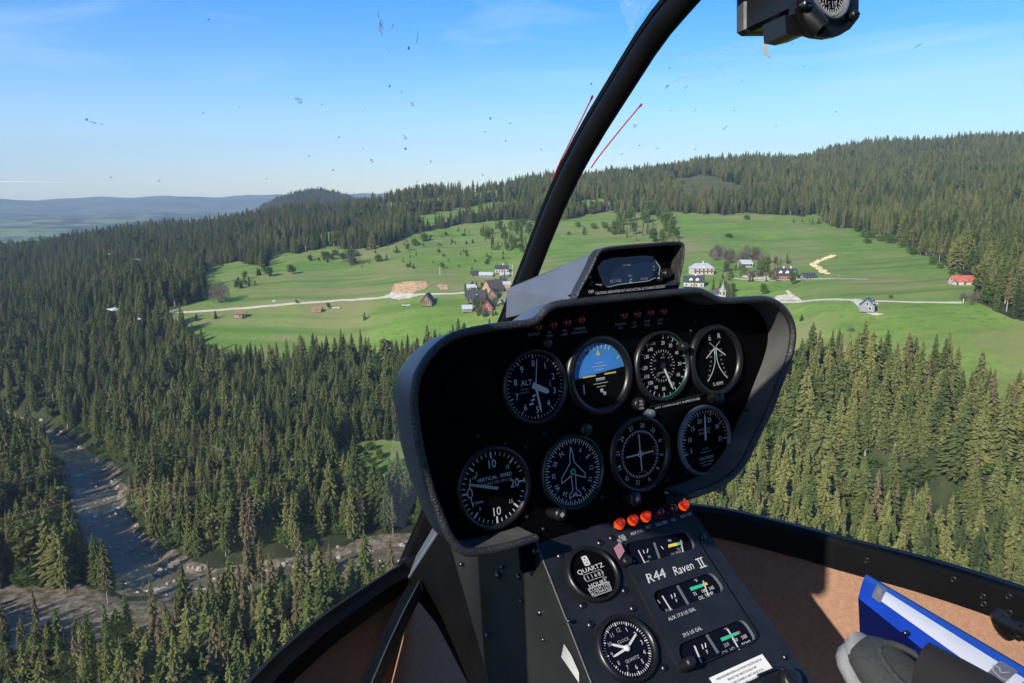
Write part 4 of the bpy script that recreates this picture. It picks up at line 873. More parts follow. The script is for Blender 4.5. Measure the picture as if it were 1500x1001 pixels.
MEADOW = [[(600,318),(700,299),(765,294),(775,304),(690,318),(620,333)],[(400,356),(520,334),(560,338),(470,360)],[(800,300),(880,290),(900,300),(820,312)],[(200,468),(225,458),(262,449),(300,437),(292,418),(302,396),(345,383),(385,392),(400,375),(455,368),(480,362),(540,365),(590,350),(640,337),(720,322),(800,326),(880,311),(985,312),(1100,314),(1200,316),(1215,330),(1300,347),(1380,388),(1425,412),(1430,440),(1470,462),(1600,500),(1600,600),(1450,604),(1400,578),(1300,556),(1200,550),(1100,552),(900,520),(690,512),(560,528),(400,541),(310,541),(285,505),(262,480)],
 [(470,690),(500,655),(555,642),(650,655),(700,690),(670,735),(560,742),(490,722)], [(535,302),(690,283),(760,275),(770,285),(700,293),(560,314)], [(1462,305),(1560,308),(1560,326),(1480,320)], [(985,262),(1040,258),(1085,272),(1090,290),(1000,302)]]
CLEAR = MEADOW[7]
def zones(x, y, z):
    px, py, zc = projn(x, y, z); r = np.hypot(x, y)
    nx = px + (fbm(x, y, 14, 21, 3)-.5)*14; ny = py + (fbm(x, y, 11, 23, 3)-.5)*9
    m = np.zeros(np.shape(px), bool)
    for p in MEADOW: m |= inpoly(nx, ny, p)
    m &= (zc > 200) & (r < 1700)
    return m, inpoly(nx, ny, CLEAR) & (zc > 500) & (r < 1700)
# terrain mesh
azs = np.radians(np.concatenate([np.arange(-180, -48, 4), np.arange(-48, 48, .22), np.arange(48, 180, 4)])); rrs = np.concatenate([np.arange(18, 160, 8), np.arange(160, 460, 2.0), np.arange(460, 1000, 4), np.arange(1000, 2600, 14), np.geomspace(2600, 12300, 90)])
AA, RR = np.meshgrid(azs, rrs, indexing='ij'); gx = RR*np.sin(AA); gy = RR*np.cos(AA); gz = Zg(gx.ravel(), gy.ravel()).reshape(gx.shape)
na, nr = gx.shape; co_ = np.stack([gx.ravel(), gy.ravel(), gz.ravel()], 1)
I = np.arange(na*nr).reshape(na, nr); I2 = np.vstack([I, I[:1]])
q = np.stack([I2[:-1, :-1], I2[:-1, 1:], I2[1:, 1:], I2[1:, :-1]], -1).reshape(-1, 4)
q = np.vstack([q]); cidx = len(co_); co_ = np.vstack([co_, [[0, 0, 8]]])
me = bpy.data.meshes.new('ground'); nq = len(q); tri = np.stack([I2[:-1, 0], I2[1:, 0], np.full(na, cidx)], -1)
tri = tri[:, [0, 1, 2]]
me.vertices.add(len(co_)); me.vertices.foreach_set('co', co_.ravel())
loops = np.concatenate([q[:, ::-1].ravel(), tri[:, ::-1].ravel()]); me.loops.add(len(loops)); me.loops.foreach_set('vertex_index', loops)
me.polygons.add(nq+na); ls = np.concatenate([np.arange(nq)*4, nq*4+np.arange(na)*3]); me.polygons.foreach_set('loop_start', ls); me.polygons.foreach_set('use_smooth', np.ones(nq+na, bool))
me.update(); me.validate()
mz, cl = zones(co_[:, 0], co_[:, 1], co_[:, 2]); rd = rdist(co_[:, 0], co_[:, 1])
at_ = me.attributes.new('meadow', 'FLOAT', 'POINT'); at_.data.foreach_set('value', mz.astype(np.float32))
at_ = me.attributes.new('clearing', 'FLOAT', 'POINT'); at_.data.foreach_set('value', cl.astype(np.float32))
gr = np.clip(1-(rd-.3-20*np.clip(fbm(co_[:, 0], co_[:, 1], 26, 31, 3)-.46, 0, 1))/2.5, 0, 1); _bx, _by, _bz = projn(co_[:, 0], co_[:, 1], co_[:, 2]); gr = np.maximum(gr, ((_bx > 980) & (_bz > 50) & (rd < 14*fbm(co_[:, 0], co_[:, 1], 9, 44, 3)-3.5))*1.); gr = np.maximum(gr, (inpoly(_bx+(fbm(co_[:, 0], co_[:, 1], 12, 8, 3)-.5)*60, _by+(fbm(co_[:, 0], co_[:, 1], 9, 7, 3)-.5)*50, BARE) & (_bz > 50))*1.); at_ = me.attributes.new('gravel', 'FLOAT', 'POINT'); at_.data.foreach_set('value', gr.astype(np.float32))
def ground_mat():
    m, t = nt('valley_ground'); o = N(t, 'ShaderNodeOutputMaterial'); p = N(t, 'ShaderNodeBsdfPrincipled'); p.inputs['Roughness'].default_value = .95; p.inputs['Specular IOR Level'].default_value = .1
    L(t, p.outputs[0], o.inputs[0]); g = N(t, 'ShaderNodeNewGeometry')
    def nz(s, d=5, r=.5):
        n = N(t, 'ShaderNodeTexNoise'); n.inputs['Scale'].default_value = s; n.inputs['Detail'].default_value = d; n.inputs['Roughness'].default_value = r; L(t, g.outputs['Position'], n.inputs['Vector']); return n.outputs[0]
    def mixc(f, a, b, lo=.0, hi=1.):
        x = N(t, 'ShaderNodeMix', data_type='RGBA'); mr = N(t, 'ShaderNodeMapRange'); mr.inputs['From Min'].default_value = lo; mr.inputs['From Max'].default_value = hi; L(t, f, mr.inputs[0]); L(t, mr.outputs[0], x.inputs['Factor'])
        for s_, v in ((x.inputs['A'], a), (x.inputs['B'], b)):
            if isinstance(v, tuple): s_.default_value = (*v, 1)
            else: L(t, v, s_)
        return x.outputs['Result']
    def attr(n): a = N(t, 'ShaderNodeAttribute', attribute_name=n); return a.outputs['Fac']
    grass = mixc(nz(.035, 6, .6), (.118, .205, .034), (.176, .265, .054), .35, .65)
    grass = mixc(nz(.25, 4, .6), grass, (.08, .145, .028), .50, .75)
    grass = mixc(nz(.011, 4), grass, (.22, .215, .085), .44, .64)
    mp = N(t, 'ShaderNodeMapping'); mp.inputs['Rotation'].default_value = (0, 0, R(8)); mp.inputs['Scale'].default_value = (.004, .09, .09); L(t, g.outputs['Position'], mp.inputs[0])
    n2 = N(t, 'ShaderNodeTexNoise'); n2.inputs['Scale'].default_value = 1; n2.inputs['Detail'].default_value = 3; L(t, mp.outputs[0], n2.inputs['Vector'])
    grass = mixc(n2.outputs[0], grass, (.095, .175, .03), .46, .7)
    forest = mixc(nz(.09, 5), (.022, .032, .012), (.05, .06, .022), .4, .62)
    forest = mixc(nz(.5, 3), forest, (.07, .065, .03), .6, .75)
    cln = mixc(nz(.06, 5, .7), (.06, .09, .02), (.13, .09, .05), .4, .65)
    cl_ = mixc(attr('clearing'), grass, cln)
    c1 = mixc(attr('meadow'), forest, cl_, .35, .65)
    rock = mixc(nz(.35, 6, .7), (.085, .07, .04), (.27, .22, .16), .42, .62)
    c2 = mixc(attr('gravel'), c1, rock, .35, .65)
    sp = N(t, 'ShaderNodeSeparateXYZ'); L(t, g.outputs['Position'], sp.inputs[0])
    le = N(t, 'ShaderNodeVectorMath', operation='LENGTH'); L(t, g.outputs['Position'], le.inputs[0])
    n3 = nz(.0026, 7, .65)
    farc = mixc(n3, (.15, .21, .08), (.018, .032, .014), .44, .54)
    farc = mixc(nz(.008, 4, .7), farc, (.035, .05, .02), .55, .62)
    hill = mixc(nz(.002, 4), (.03, .05, .025), (.09, .12, .06), .42, .62)
    farc = mixc(le.outputs['Value'], farc, hill, 6800, 7800)
    c3 = mixc(le.outputs['Value'], c2, farc, 2900, 3200)
    L(t, c3, p.inputs['Base Color'])
    b = N(t, 'ShaderNodeBump'); b.inputs['Strength'].default_value = .6; b.inputs['Distance'].default_value = .4; L(t, nz(.8, 5, .7), b.inputs['Height']); L(t, b.outputs[0], p.inputs['Normal']); return m
me.materials.append(ground_mat()); go = bpy.data.objects.new('ground', me); COL.objects.link(go); struct(go)

_AZI = np.degrees(azs)
def Zg(x, y):     # from here on: heights read off the finished mesh
    x = np.atleast_1d(np.asarray(x, float)); y = np.atleast_1d(np.asarray(y, float)); sh = x.shape; x = x.ravel(); y = y.ravel()
    fi = np.interp(np.degrees(np.arctan2(x, y)), _AZI, np.arange(na)); fj = np.interp(np.hypot(x, y), rrs, np.arange(nr))
    i = np.minimum(fi.astype(int), na-2); j = np.minimum(fj.astype(int), nr-2); fi = fi-i; fj = fj-j
    return ((gz[i, j]*(1-fi)+gz[i+1, j]*fi)*(1-fj)+(gz[i, j+1]*(1-fi)+gz[i+1, j+1]*fi)*fj).reshape(sh)
# river water
def water_mat():
    m, t = nt('river_water'); o = N(t, 'ShaderNodeOutputMaterial'); p = N(t, 'ShaderNodeBsdfPrincipled'); p.inputs['Roughness'].default_value = .3; p.inputs['Specular IOR Level'].default_value = .12
    L(t, p.outputs[0], o.inputs[0]); g = N(t, 'ShaderNodeNewGeometry')
    n = N(t, 'ShaderNodeTexNoise'); n.inputs['Scale'].default_value = .12; n.inputs['Detail'].default_value = 8; n.inputs['Roughness'].default_value = .7; L(t, g.outputs['Position'], n.inputs['Vector'])
    cr = N(t, 'ShaderNodeValToRGB'); e = cr.color_ramp.elements; e[0].position = .3; e[0].color = (.06, .050, .032, 1); e[1].position = .58; e[1].color = (.15, .125, .085, 1)
    x = e.new(.66); x.color = (.55, .55, .52, 1); L(t, n.outputs[0], cr.inputs[0]); L(t, cr.outputs[0], p.inputs['Base Color'])
    b = N(t, 'ShaderNodeBump'); b.inputs['Strength'].default_value = .5; b.inputs['Distance'].default_value = .3; n2 = N(t, 'ShaderNodeTexNoise'); n2.inputs['Scale'].default_value = 1.2; n2.inputs['Detail'].default_value = 5
    L(t, g.outputs['Position'], n2.inputs['Vector']); L(t, n2.outputs[0], b.inputs['Height']); L(t, b.outputs[0], p.inputs['Normal']); return m
mb = MB(); rg = []
for i in range(len(rs)):
    a = rs[max(i-1, 0)]; b = rs[min(i+1, len(rs)-1)]; t_ = Vector((b[0]-a[0], b[1]-a[1], 0)).normalized(); n = Vector((-t_.y, t_.x, 0)); w = rs[i, 2]+2.5
    rg.append([Vector((rs[i, 0], rs[i, 1], 0))+n*w*k for k in (-1, -.3, .3, 1)])
mb.loops(rg, closed=False, smooth=True); o = mb.build('river', water_mat()); struct(o)
# boulders and gravel bars along the river: uncountable
mb = MB(); r2 = random.Random(5)
for i in range(1500):
    s_ = rs[r2.randrange(len(rs))]; a = r2.random()*6.28; d = s_[2]+r2.gauss(2.6, 1.4); x = s_[0]+math.cos(a)*d; y = s_[1]+math.sin(a)*d; q_ = r2.random()**3*1.3+.2
    if math.hypot(x, y) > 520 or y < 0: continue
    z = max(-.25, Z1(x, y) if i % 2 == 0 else .1); vs = []
    for u in range(3):
        for v in range(6): aa = v*1.047+u*.5; rr_ = (1, .9, .5)[u]*q_*(.7+.5*r2.random()); vs.append((x+rr_*math.cos(aa), y+rr_*.8*math.sin(aa), z+(-.2, .35, .7)[u]*q_))
    fs_ = [(u*6+v, u*6+(v+1) % 6, u*6+6+(v+1) % 6, u*6+6+v) for u in range(2) for v in range(6)]+[tuple(range(12, 18))]
    mb.add(vs, fs_)
o = mb.build('boulders', mat('pale_river_rock', (.34, .31, .26), .9, var=.4, scale=.6, coords='Object')); o['kind'] = 'stuff'; o['label'] = 'pale boulders scattered along the river banks and rapids'; o['category'] = 'rocks'

# draped sheets: road, tracks, bare soil
def drape_strip(pts, wid, name, m, up=.12):
    P = []
    g_ = [ground(x, y) for x, y in pts]
    for a, b in zip(g_[:-1], g_[1:]):
        n = max(1, int((b-a).length/5)); P += [a.lerp(b, i/n) for i in range(n)]
    P.append(g_[-1]); mb = MB(); rg = []
    for i, p in enumerate(P):
        t_ = (P[min(i+1, len(P)-1)]-P[max(i-1, 0)]); t_.z = 0; t_.normalize(); n = Vector((-t_.y, t_.x, 0)); row = []
        for k in (-1, -.33, .33, 1):
            q = p+n*k*wid*.5*(1+.3*math.sin(i*1.7+k*2)*rnd.random()); q.z = Z1(q.x, q.y)+up; row.append(q)
        rg.append(row)
    mb.loops(rg, closed=False, smooth=True); return struct(mb.build(name, m))
def drape_area(poly, name, m, up=.2, step=.8, rag=1.6):
    xs = [p[0] for p in poly]; ys = [p[1] for p in poly]; X = np.arange(min(xs)-2, max(xs)+2, step); Yv = np.arange(min(ys)-2, max(ys)+2, step*.5)
    pts = {}; mb = MB(); PX, PY = np.meshgrid((X[:-1]+X[1:])/2, (Yv[:-1]+Yv[1:])/2, indexing='ij')
    nx = PX+(vnoise(PX, PY, 3, 5)-.5)*rag*2; ny = PY+(vnoise(PX, PY, 2.5, 6)-.5)*rag; ins = inpoly(nx, ny, poly)
    for i, j in zip(*np.where(ins)):
        f_ = []
        for a, b in ((i, j), (i+1, j), (i+1, j+1), (i, j+1)):
            if (a, b) not in pts:
                g = ground(X[a], Yv[b]); mb.v.append(g+Vector((0, 0, up))); pts[(a, b)] = len(mb.v)-1
            f_.append(pts[(a, b)])
        mb.f.append(f_); mb.m.append(0); mb.sm.append(True)
    return struct(mb.build(name, m))
M['gravelroad'] = mat('pale_gravel_road', (.52, .46, .33), .95, var=.15, scale=.3)
M['soil'] = mat('orange_bare_soil', (.46, .29, .15), .95, var=.5, scale=.35)
M['soil2'] = mat('pale_bare_ground', (.50, .45, .34), .95, var=.25, scale=.2)
M['logs'] = mat('pale_yellow_sawn_timber', (.62, .52, .28), .9, var=.35, scale=.5)
drape_strip([(212,461),(262,458),(340,453),(420,446),(500,440),(560,436),(600,433),(640,431),(690,428),(705,430)], 4.2, 'road', M['gravelroad'])
drape_strip([(1100,440),(1180,442),(1260,441.5),(1340,443),(1409,443.5)], 3.4, 'road', M['gravelroad'])
drape_strip([(1075,408),(1120,412),(1170,410),(1210,409),(1270,409.5)], 2.2, 'track', M['soil2'])
drape_strip([(206,465),(222,458),(240,455)], 3, 'track', M['soil2'])
drape_strip([(1152,426),(1160,433),(1172,441)], 2, 'track', M['soil2'])
drape_area([(1128,441),(1140,433),(1158,432),(1175,441)], 'forecourt', M['soil2'], .25)
drape_area([(574,423),(582,415),(600,413),(624,412.5),(627,420),(622,424),(612,427),(600,431),(588,431),(574,432)], 'bare_soil', M['soil'], .25)
drape_area([(563,434),(575,429),(610,431),(616,433),(600,437),(586,440),(572,438)], 'bare_soil', M['soil2'], .3)
drape_area([(634,420),(646,417),(656,418),(656,425),(646,426),(644,421)], 'bare_soil', M['soil'], .25)
drape_area([(1083,405),(1100,403),(1135,405),(1160,408),(1168,411),(1120,410.5),(1096,409)], 'bare_soil', M['soil2'], .25)
drape_area([(1246,440),(1258,438),(1272,444),(1288,445),(1280,450),(1272,456),(1262,456)], 'forecourt', M['soil2'], .25)
drape_area([(1391,414),(1400,412),(1424,414),(1420,418.5),(1395,417)], 'forecourt', M['soil2'], .25)
drape_area([(686,428),(700,424),(720,440),(738,455),(742,452),(742,430),(712,432)], 'yard', mat('worn_yard_ground', (.20, .20, .11), .95, var=.4, scale=.2), .2)
drape_area([(1040,434),(1054,432),(1070,437),(1050,441)], 'forecourt', M['soil2'], .25)
drape_area([(1266,456),(1280,458),(1296,461),(1284,463),(1270,460)], 'bare_soil', M['soil2'], .2)
# heap of pale timber lying on the meadow, uncountable
mb = MB()
for (x0, y0, x1, y1, n, sp) in ((1222,375,1194,386,130,.8),(1190,387,1194,391,50,1.0),(1196,391,1207,401,100,1.2),(1203,398,1212,402,30,.8)):
    for i in range(n):
        k = r2.random(); g = ground(x0+(x1-x0)*k+r2.gauss(0, sp), y0+(y1-y0)*k+r2.gauss(0, sp*.7)); a = r2.random()*3.14; d = Vector((math.cos(a), math.sin(a), 0)); l = .6+r2.random()*1.6
        mb.box(g+Vector((0, 0, .3+r2.random()*.5)), d*l, Vector((-d.y, d.x, 0))*(.25+r2.random()*.35), Vector((0, 0, .25)))
o = mb.build('timber_heap', M['logs']); o['kind'] = 'stuff'; o['label'] = 'bent heap of pale yellow timber strewn on the open meadow'; o['category'] = 'timber'

# ================================================================== HOUSES
M['roof_dark'] = mat('dark_shingle_roof', (.045, .045, .05), .7, var=.25, scale=1.5)
M['roof_brown'] = mat('brown_shingle_roof', (.085, .07, .06), .7, var=.25, scale=1.5)
M['roof_light'] = mat('pale_metal_roof', (.42, .43, .44), .5, var=.15, scale=.6)
M['roof_red'] = mat('rusty_red_roof', (.42, .11, .07), .6, var=.45, scale=.5)
M['roof_rust'] = mat('rusty_brown_roof', (.27, .14, .085), .8, var=.4, scale=.8)
M['roof_blue'] = mat('slate_blue_roof', (.06, .08, .12), .5, var=.15, scale=1)
M['wall_white'] = mat('cream_render', (.50, .46, .37), .9, var=.15, scale=1)
M['wall_wood'] = mat('dark_timber_wall', (.16, .085, .045), .85, var=.3, scale=1.2)
M['wall_tan'] = mat('tan_timber_wall', (.42, .25, .13), .85, var=.3, scale=1.2)
M['wall_grey'] = mat('grey_board_wall', (.24, .24, .25), .85, var=.2, scale=1.2)
M['wall_red'] = mat('red_brown_band', (.25, .06, .04), .85, var=.2, scale=1.2)
M['pane'] = mat('dark_window_pane', (.02, .025, .03), .1, var=.1)
M['base'] = mat('grey_stone_base', (.24, .23, .21), .95, var=.3, scale=1)
M['trim'] = mat('white_trim', (.75, .74, .7), .7)
UP = Vector((0, 0, 1))
def house(px, py, w, d, h, rh, yaw, wm, rm, label, cat='house', name='house', over=.5, chim=0, dormer=0, band=None, hip=0, base_h=.5, win=3, porch=0, gw=False):
    w, d, h, rh = w*.88, d*.88, h*.88, rh*.84; g = ground(px, py); g.z -= .3; a = R(yaw); ex = Vector((math.cos(a), math.sin(a), 0)); ey = Vector((-math.sin(a), math.cos(a), 0))   # ridge along ex, front = -ey
    t = thing(name, label, cat, g)
    def P_(x, y, z): return g+ex*x+ey*y+UP*z
    w2, d2 = w/2, d/2
    b = MB(); b.box(P_(0, 0, base_h/2), ex*(w2+.1), ey*(d2+.1), UP*(base_h/2)); b.build('foundation', M['base'], t)
    b = MB(); z0 = base_h; zt = z0+h
    pr = [P_(-w2, -d2, z0), P_(-w2, d2, z0), P_(-w2, d2, zt), P_(-w2+(hip*w2), 0, zt+rh*.97), P_(-w2, -d2, zt)]; pr2 = [P_(w2, -d2, z0), P_(w2, d2, z0), P_(w2, d2, zt), P_(w2-(hip*w2), 0, zt+rh*.97), P_(w2, -d2, zt)]
    b.loops([pr, pr2], cap0=True, cap1=True); b.build('wall', M[wm], t)
    b = MB(); ox = w2+over; oy = d2+over; k = rh/d2; ze = zt-over*k; th = .22; rx = ox-hip*w2
    for s_ in (-1, 1):
        q = [P_(-ox, s_*oy, ze), P_(ox, s_*oy, ze), P_(rx, 0, zt+rh), P_(-rx, 0, zt+rh)]; b.prism(q, UP*th)
    if hip:
        for s_ in (-1, 1): b.prism([P_(s_*ox, -oy, ze), P_(s_*ox, oy, ze), P_(s_*rx, 0, zt+rh)], UP*th)
    ro = b.build('roof', M[rm], t)
    for i in range(chim):
        b = MB(); b.box(P_((i-.5*(chim-1))*w*.35+w*.08, .5, zt+rh+.2), ex*.35, ey*.35, UP*1.1); b.box(P_((i-.5*(chim-1))*w*.35+w*.08, .5, zt+rh+1.35), ex*.45, ey*.45, UP*.08); b.build('chimney', M['trim'], ro)
    for i in range(dormer):
        x = (i-.5*(dormer-1))*w*.32; b = MB(); zz = zt+rh*.25; q = [P_(x-1.1, -d2*.85, zz), P_(x+1.1, -d2*.85, zz), P_(x+1.1, -d2*.85, zz+1), P_(x, -d2*.85, zz+2), P_(x-1.1, -d2*.85, zz+1)]; b.prism(q, ey*d2*.7); dm = b.build('dormer', M['trim'], ro)
        b = MB()
        for s_ in (-1, 1): b.prism([P_(x, -d2*.95, zz+2.15), P_(x+s_*1.5, -d2*.95, zz+.8), P_(x+s_*1.5, -d2*.1, zz+.8), P_(x, -d2*.1, zz+2.15)], UP*.15, 0)
        b.build('dormer_roof', M[rm], ro)
    if band: b = MB(); b.box(P_(0, -d2-.04, z0+h*.52), ex*(w2*.96), ey*.05, UP*.45); b.build('balcony', M[band], t)
    if porch: b = MB(); b.box(P_(0, -d2-1.2, z0+.1), ex*w2*.8, ey*1.2, UP*.15); [b.box(P_(x, -d2-2.2, z0+1.3), ex*.1, ey*.1, UP*1.2) for x in (-w2*.75, -w2*.25, w2*.25, w2*.75)]; b.box(P_(0, -d2-1.25, z0+2.6), ex*w2*.85, ey*1.35, UP*.1); b.build('porch', M['trim'], t)
    def window(x, y, z, nx, ww=.55, hh=.7):
        e1 = ex if nx == 'y' else ey; n_ = (-ey if y < 0 else ey) if nx == 'y' else (-ex if x < 0 else ex); b = MB(); b.box(P_(x, y, z), e1*(ww+.15), n_*.05, UP*(hh+.15)); f_ = b.build('window', M['trim'], t); b = MB(); b.box(P_(x, y, z)+n_*.04, e1*ww, n_*.03, UP*hh); b.build('pane', M['pane'], f_)
    for i in range(win):
        x = (i+.5-win/2)*w/win
        if h > 2 or not gw: window(x, -d2, z0+min(h*.3, 1.4), 'y')
        if h > 4: window(x, -d2, z0+h*.78, 'y')
    window(-w2, -d2*.4, z0+min(1.5, h*.5), 'x'); window(w2, -d2*.4, z0+min(1.5, h*.5), 'x'); window(-w2, 0, zt+rh*.25, 'x', .5, .6)
    b = MB(); b.box(P_(w*.5/max(win, 1)*0+w*.02, -d2-.02, z0+1.05), ex*.5, ey*.06, UP*1.05); b.build('door', M['wall_wood'], t)
    return t, P_, zt, rh
house(1027, 402, 17, 11, 5.2, 3.6, 6, 'wall_white', 'roof_light', 'cream lodge with pale grey hipped roof and red balcony right of the display box', chim=1, dormer=1, band='wall_red', hip=.45, win=5)
house(1016, 419, 15, 10, 3.4, 4.2, -12, 'wall_white', 'roof_dark', 'white house with steep dark roof and dormers just below the cream lodge', chim=1, dormer=2, win=4)
house(1091, 391, 9.5, 9, 2.6, 3.0, 5, 'wall_grey', 'roof_light', 'small grey house with a pale roof raised on posts among bare trees', win=2, porch=1)
house(1150, 409, 15, 10, 3.6, 4.2, -5, 'wall_red', 'roof_dark', 'long red brown house with dark roof and two white chimneys beside the upper track', chim=2, dormer=3, win=5)
house(1117, 405, 12, 7, 2.2, 2.6, -3, 'wall_wood', 'roof_brown', 'low brown barn to the left of the two-chimney red brown house', win=2)
house(1102, 406, 6, 5, 2.0, 2.2, 8, 'wall_wood', 'roof_dark', 'little dark shed at the left end of the upper pale yard', cat='shed', name='shed', win=1)
house(1184, 409, 9, 6, 1.8, 2.4, 3, 'wall_grey', 'roof_dark', 'low dark roofed shed alone at the right of the two-chimney house', cat='shed', name='shed', win=2)
house(1409, 417, 13.5, 7.5, 2.4, 3.2, -6, 'wall_white', 'roof_red', 'long cream barn with patchy rusty red roof alone at the forest edge', cat='barn', name='barn', win=3)
house(1270, 455, 8.5, 8, 3.2, 4.0, 62, 'wall_grey', 'roof_blue', 'grey house with slate blue gable roof standing alone by the straight road', win=2, dormer=1)
house(627, 446, 9.5, 9.5, 2.8, 6.5, 80, 'wall_wood', 'roof_dark', 'dark timber house with steep gable beside the orange excavation', win=2, band='wall_tan')
house(697, 441, 15, 11, 3.0, 6.0, 8, 'wall_wood', 'roof_dark', 'big dark grey roofed timber house with front gable at the left edge of the village', dormer=1, win=4)
house(722, 430, 14, 12, 4.0, 7.5, 40, 'wall_tan', 'roof_brown', 'large tan timber building with a tall brown roof in the village centre', win=3)
house(737, 424, 12, 9, 4.5, 2.0, 0, 'wall_tan', 'roof_light', 'tan building with a flat looking white metal roof behind the village centre', win=3)
house(723, 437, 8.5, 8, 2.6, 5.0, 75, 'wall_wood', 'roof_brown', 'small brown gabled house between the tan building and the red gabled cottage', win=2)
house(715, 454, 8.5, 9, 2.6, 6.0, 82, 'wall_red', 'roof_dark', 'red gabled cottage with dark roof, lowest of the village houses', win=2, band='trim')
house(684, 456, 7.5, 6, 2.2, 2.6, 10, 'wall_grey', 'roof_light', 'small grey shed with pale roof below the big dark roofed house', cat='shed', name='shed', win=1)
house(691, 425, 8, 6, 2.4, 2.2, 5, 'wall_grey', 'roof_light', 'small pale grey house just above the big dark roofed timber house', win=2)
house(696, 405, 7, 6, 2.0, 3.0, 15, 'wall_wood', 'roof_dark', 'lone dark hut at the upper left edge of the village', cat='hut', name='hut', win=1)
house(712, 406, 12, 6, 2.0, 2.2, -4, 'wall_grey', 'roof_light', 'low grey barn to the right of the lone dark hut above the village', cat='barn', name='barn', win=2)
house(735, 399, 12, 8, 3.4, 3.0, 5, 'wall_white', 'roof_dark', 'white house with dark roof at the top of the village', win=5, chim=1)
house(739, 406, 8, 4, 2.2, 1.4, 3, 'wall_white', 'roof_light', 'low white outbuilding in front of the topmost village house', cat='shed', name='shed', win=2)
house(352, 465, 8.5, 5.5, 3.0, 1.6, 12, 'wall_tan', 'roof_rust', 'orange brown timber hut standing just below the gravel road', cat='hut', name='hut', win=1)
house(464, 456, 8, 4.5, 1.6, 1.8, 2, 'wall_tan', 'roof_rust', 'low rusty roofed shed in the meadow under the road, left of the pale timber stack', cat='shed', name='shed', win=1)
house(201, 469, 10, 7, 2.2, 3.0, -10, 'wall_white', 'roof_dark', 'dark roofed cabin half hidden at the forest edge where the road ends', cat='cabin', name='cabin', win=3)
# stone chapel with a needle spire
g = ground(1055, 440); ch = thing('chapel', 'small cream chapel with a slender pale green spire beside dark spruces', 'chapel', g)
b = MB(); ex = Vector((.95, .3, 0)).normalized(); ey = Vector((-ex.y, ex.x, 0))
def Q_(x, y, z): return g+ex*x+ey*y+UP*z
b.loops([[Q_(-2.6, s_, 0), Q_(2.6, s_, 0), Q_(2.6, s_, 4), Q_(0, s_, 6.6), Q_(-2.6, s_, 4)] for s_ in (-1, 8)], cap0=True, cap1=True); b.build('nave', M['wall_white'], ch)
b = MB()
for s_ in (-1, 1): b.prism([Q_(s_*3, -1.4, 3.7), Q_(s_*3, 8.4, 3.7), Q_(0, 8.4, 6.9), Q_(0, -1.4, 6.9)], UP*.2)
b.build('roof', M['roof_brown'], ch)
b = MB(); b.box(Q_(0, -2.2, 3.6), ex*1.4, ey*1.4, UP*3.6); tw = b.build('tower', M['wall_white'], ch)
b = MB(); cc_ = Q_(0, -2.2, 0)
b.lathe(cc_, ex, ey, UP, [(1.9, 7.1), (1.3, 7.9), (1.0, 8.7), (.35, 10.6), (.05, 13)], n=8, smooth=False); b.build('spire', mat('pale_green_copper', (.24, .30, .27), .6), tw)
b = MB(); b.box(Q_(0, -3.62, 4.6), ex*.5, ey*.05, UP*.9); b.box(Q_(-1.41, -2.2, 4.6), ex*.05, ey*.5, UP*.9); b.build('window', M['pane'], tw)
b = MB(); b.box(Q_(0, -3.64, 1.1), ex*.6, ey*.05, UP*1.1); b.build('door', M['wall_wood'], tw)
b = MB(); gz_ = ground(489, 452); exx = Vector((1, .1, 0)).normalized()
for k in range(7): b.box(gz_+exx*(k*1.5-5)+UP*.6, exx*.7, Vector((0, .9, 0)), UP*.55)
tag(b.build('timber_stack', M['soil2'], base=gz_), 'long low stack of pale boards on the meadow below the road', 'timber stack')
# thin pale utility poles
for i, (x, y, lb) in enumerate(((644.5, 403, 'thin pale utility pole alone on the meadow above the excavation'), (750.5, 405, 'thin utility pole at the right edge of the village beside the bow'), (1411, 444, 'short white post at the right end of the straight road'))):
    g = ground(x, y); h = (6.5, 9, 2.2)[i]; b = MB(); b.tube([g, g+UP*h], [.16, .11], 8); t = thing(('utility_pole', 'utility_pole', 'road_post')[i], lb, ('utility pole', 'utility pole', 'post')[i], g); b.build('shaft', M['trim'], t)
    b = MB(); b.box(g+UP*(h-.4), Vector((.5 if i < 2 else .15, 0, 0)), Vector((0, .06, 0)), UP*.06); b.build('crossarm' if i < 2 else 'cap', M['trim'], t)
def fence(pts, label):
    g_ = [ground(x, y) for x, y in pts]; t = thing('rail_fence', label, 'fence', g_[0]); pb = MB(); rb_ = MB(); P = []
    for a, b in zip(g_[:-1], g_[1:]):
        n = max(1, int((b-a).length/3)); P += [a.lerp(b, i/n) for i in range(n)]
    P.append(g_[-1]); P = [Vector((p.x, p.y, Z1(p.x, p.y))) for p in P]
    for p in P: q = MB(); q.box(p+UP*.6, Vector((.07, 0, 0)), Vector((0, .07, 0)), UP*.7); q.build('post', M['wall_grey'], t)
    for a, b in zip(P[:-1], P[1:]):
        for h in (.45, .9): rb_.tube([a+UP*h, b+UP*h], .05, 4)
    rb_.build('rails', M['wall_grey'], t)
fence([(1208,404),(1228,404),(1231,411),(1272,411)], 'grey rail fence bending round the paddock right of the two-chimney house')
fence([(1180,444.5),(1240,444)], 'short grey rail fence along the road left of the slate blue roofed house')
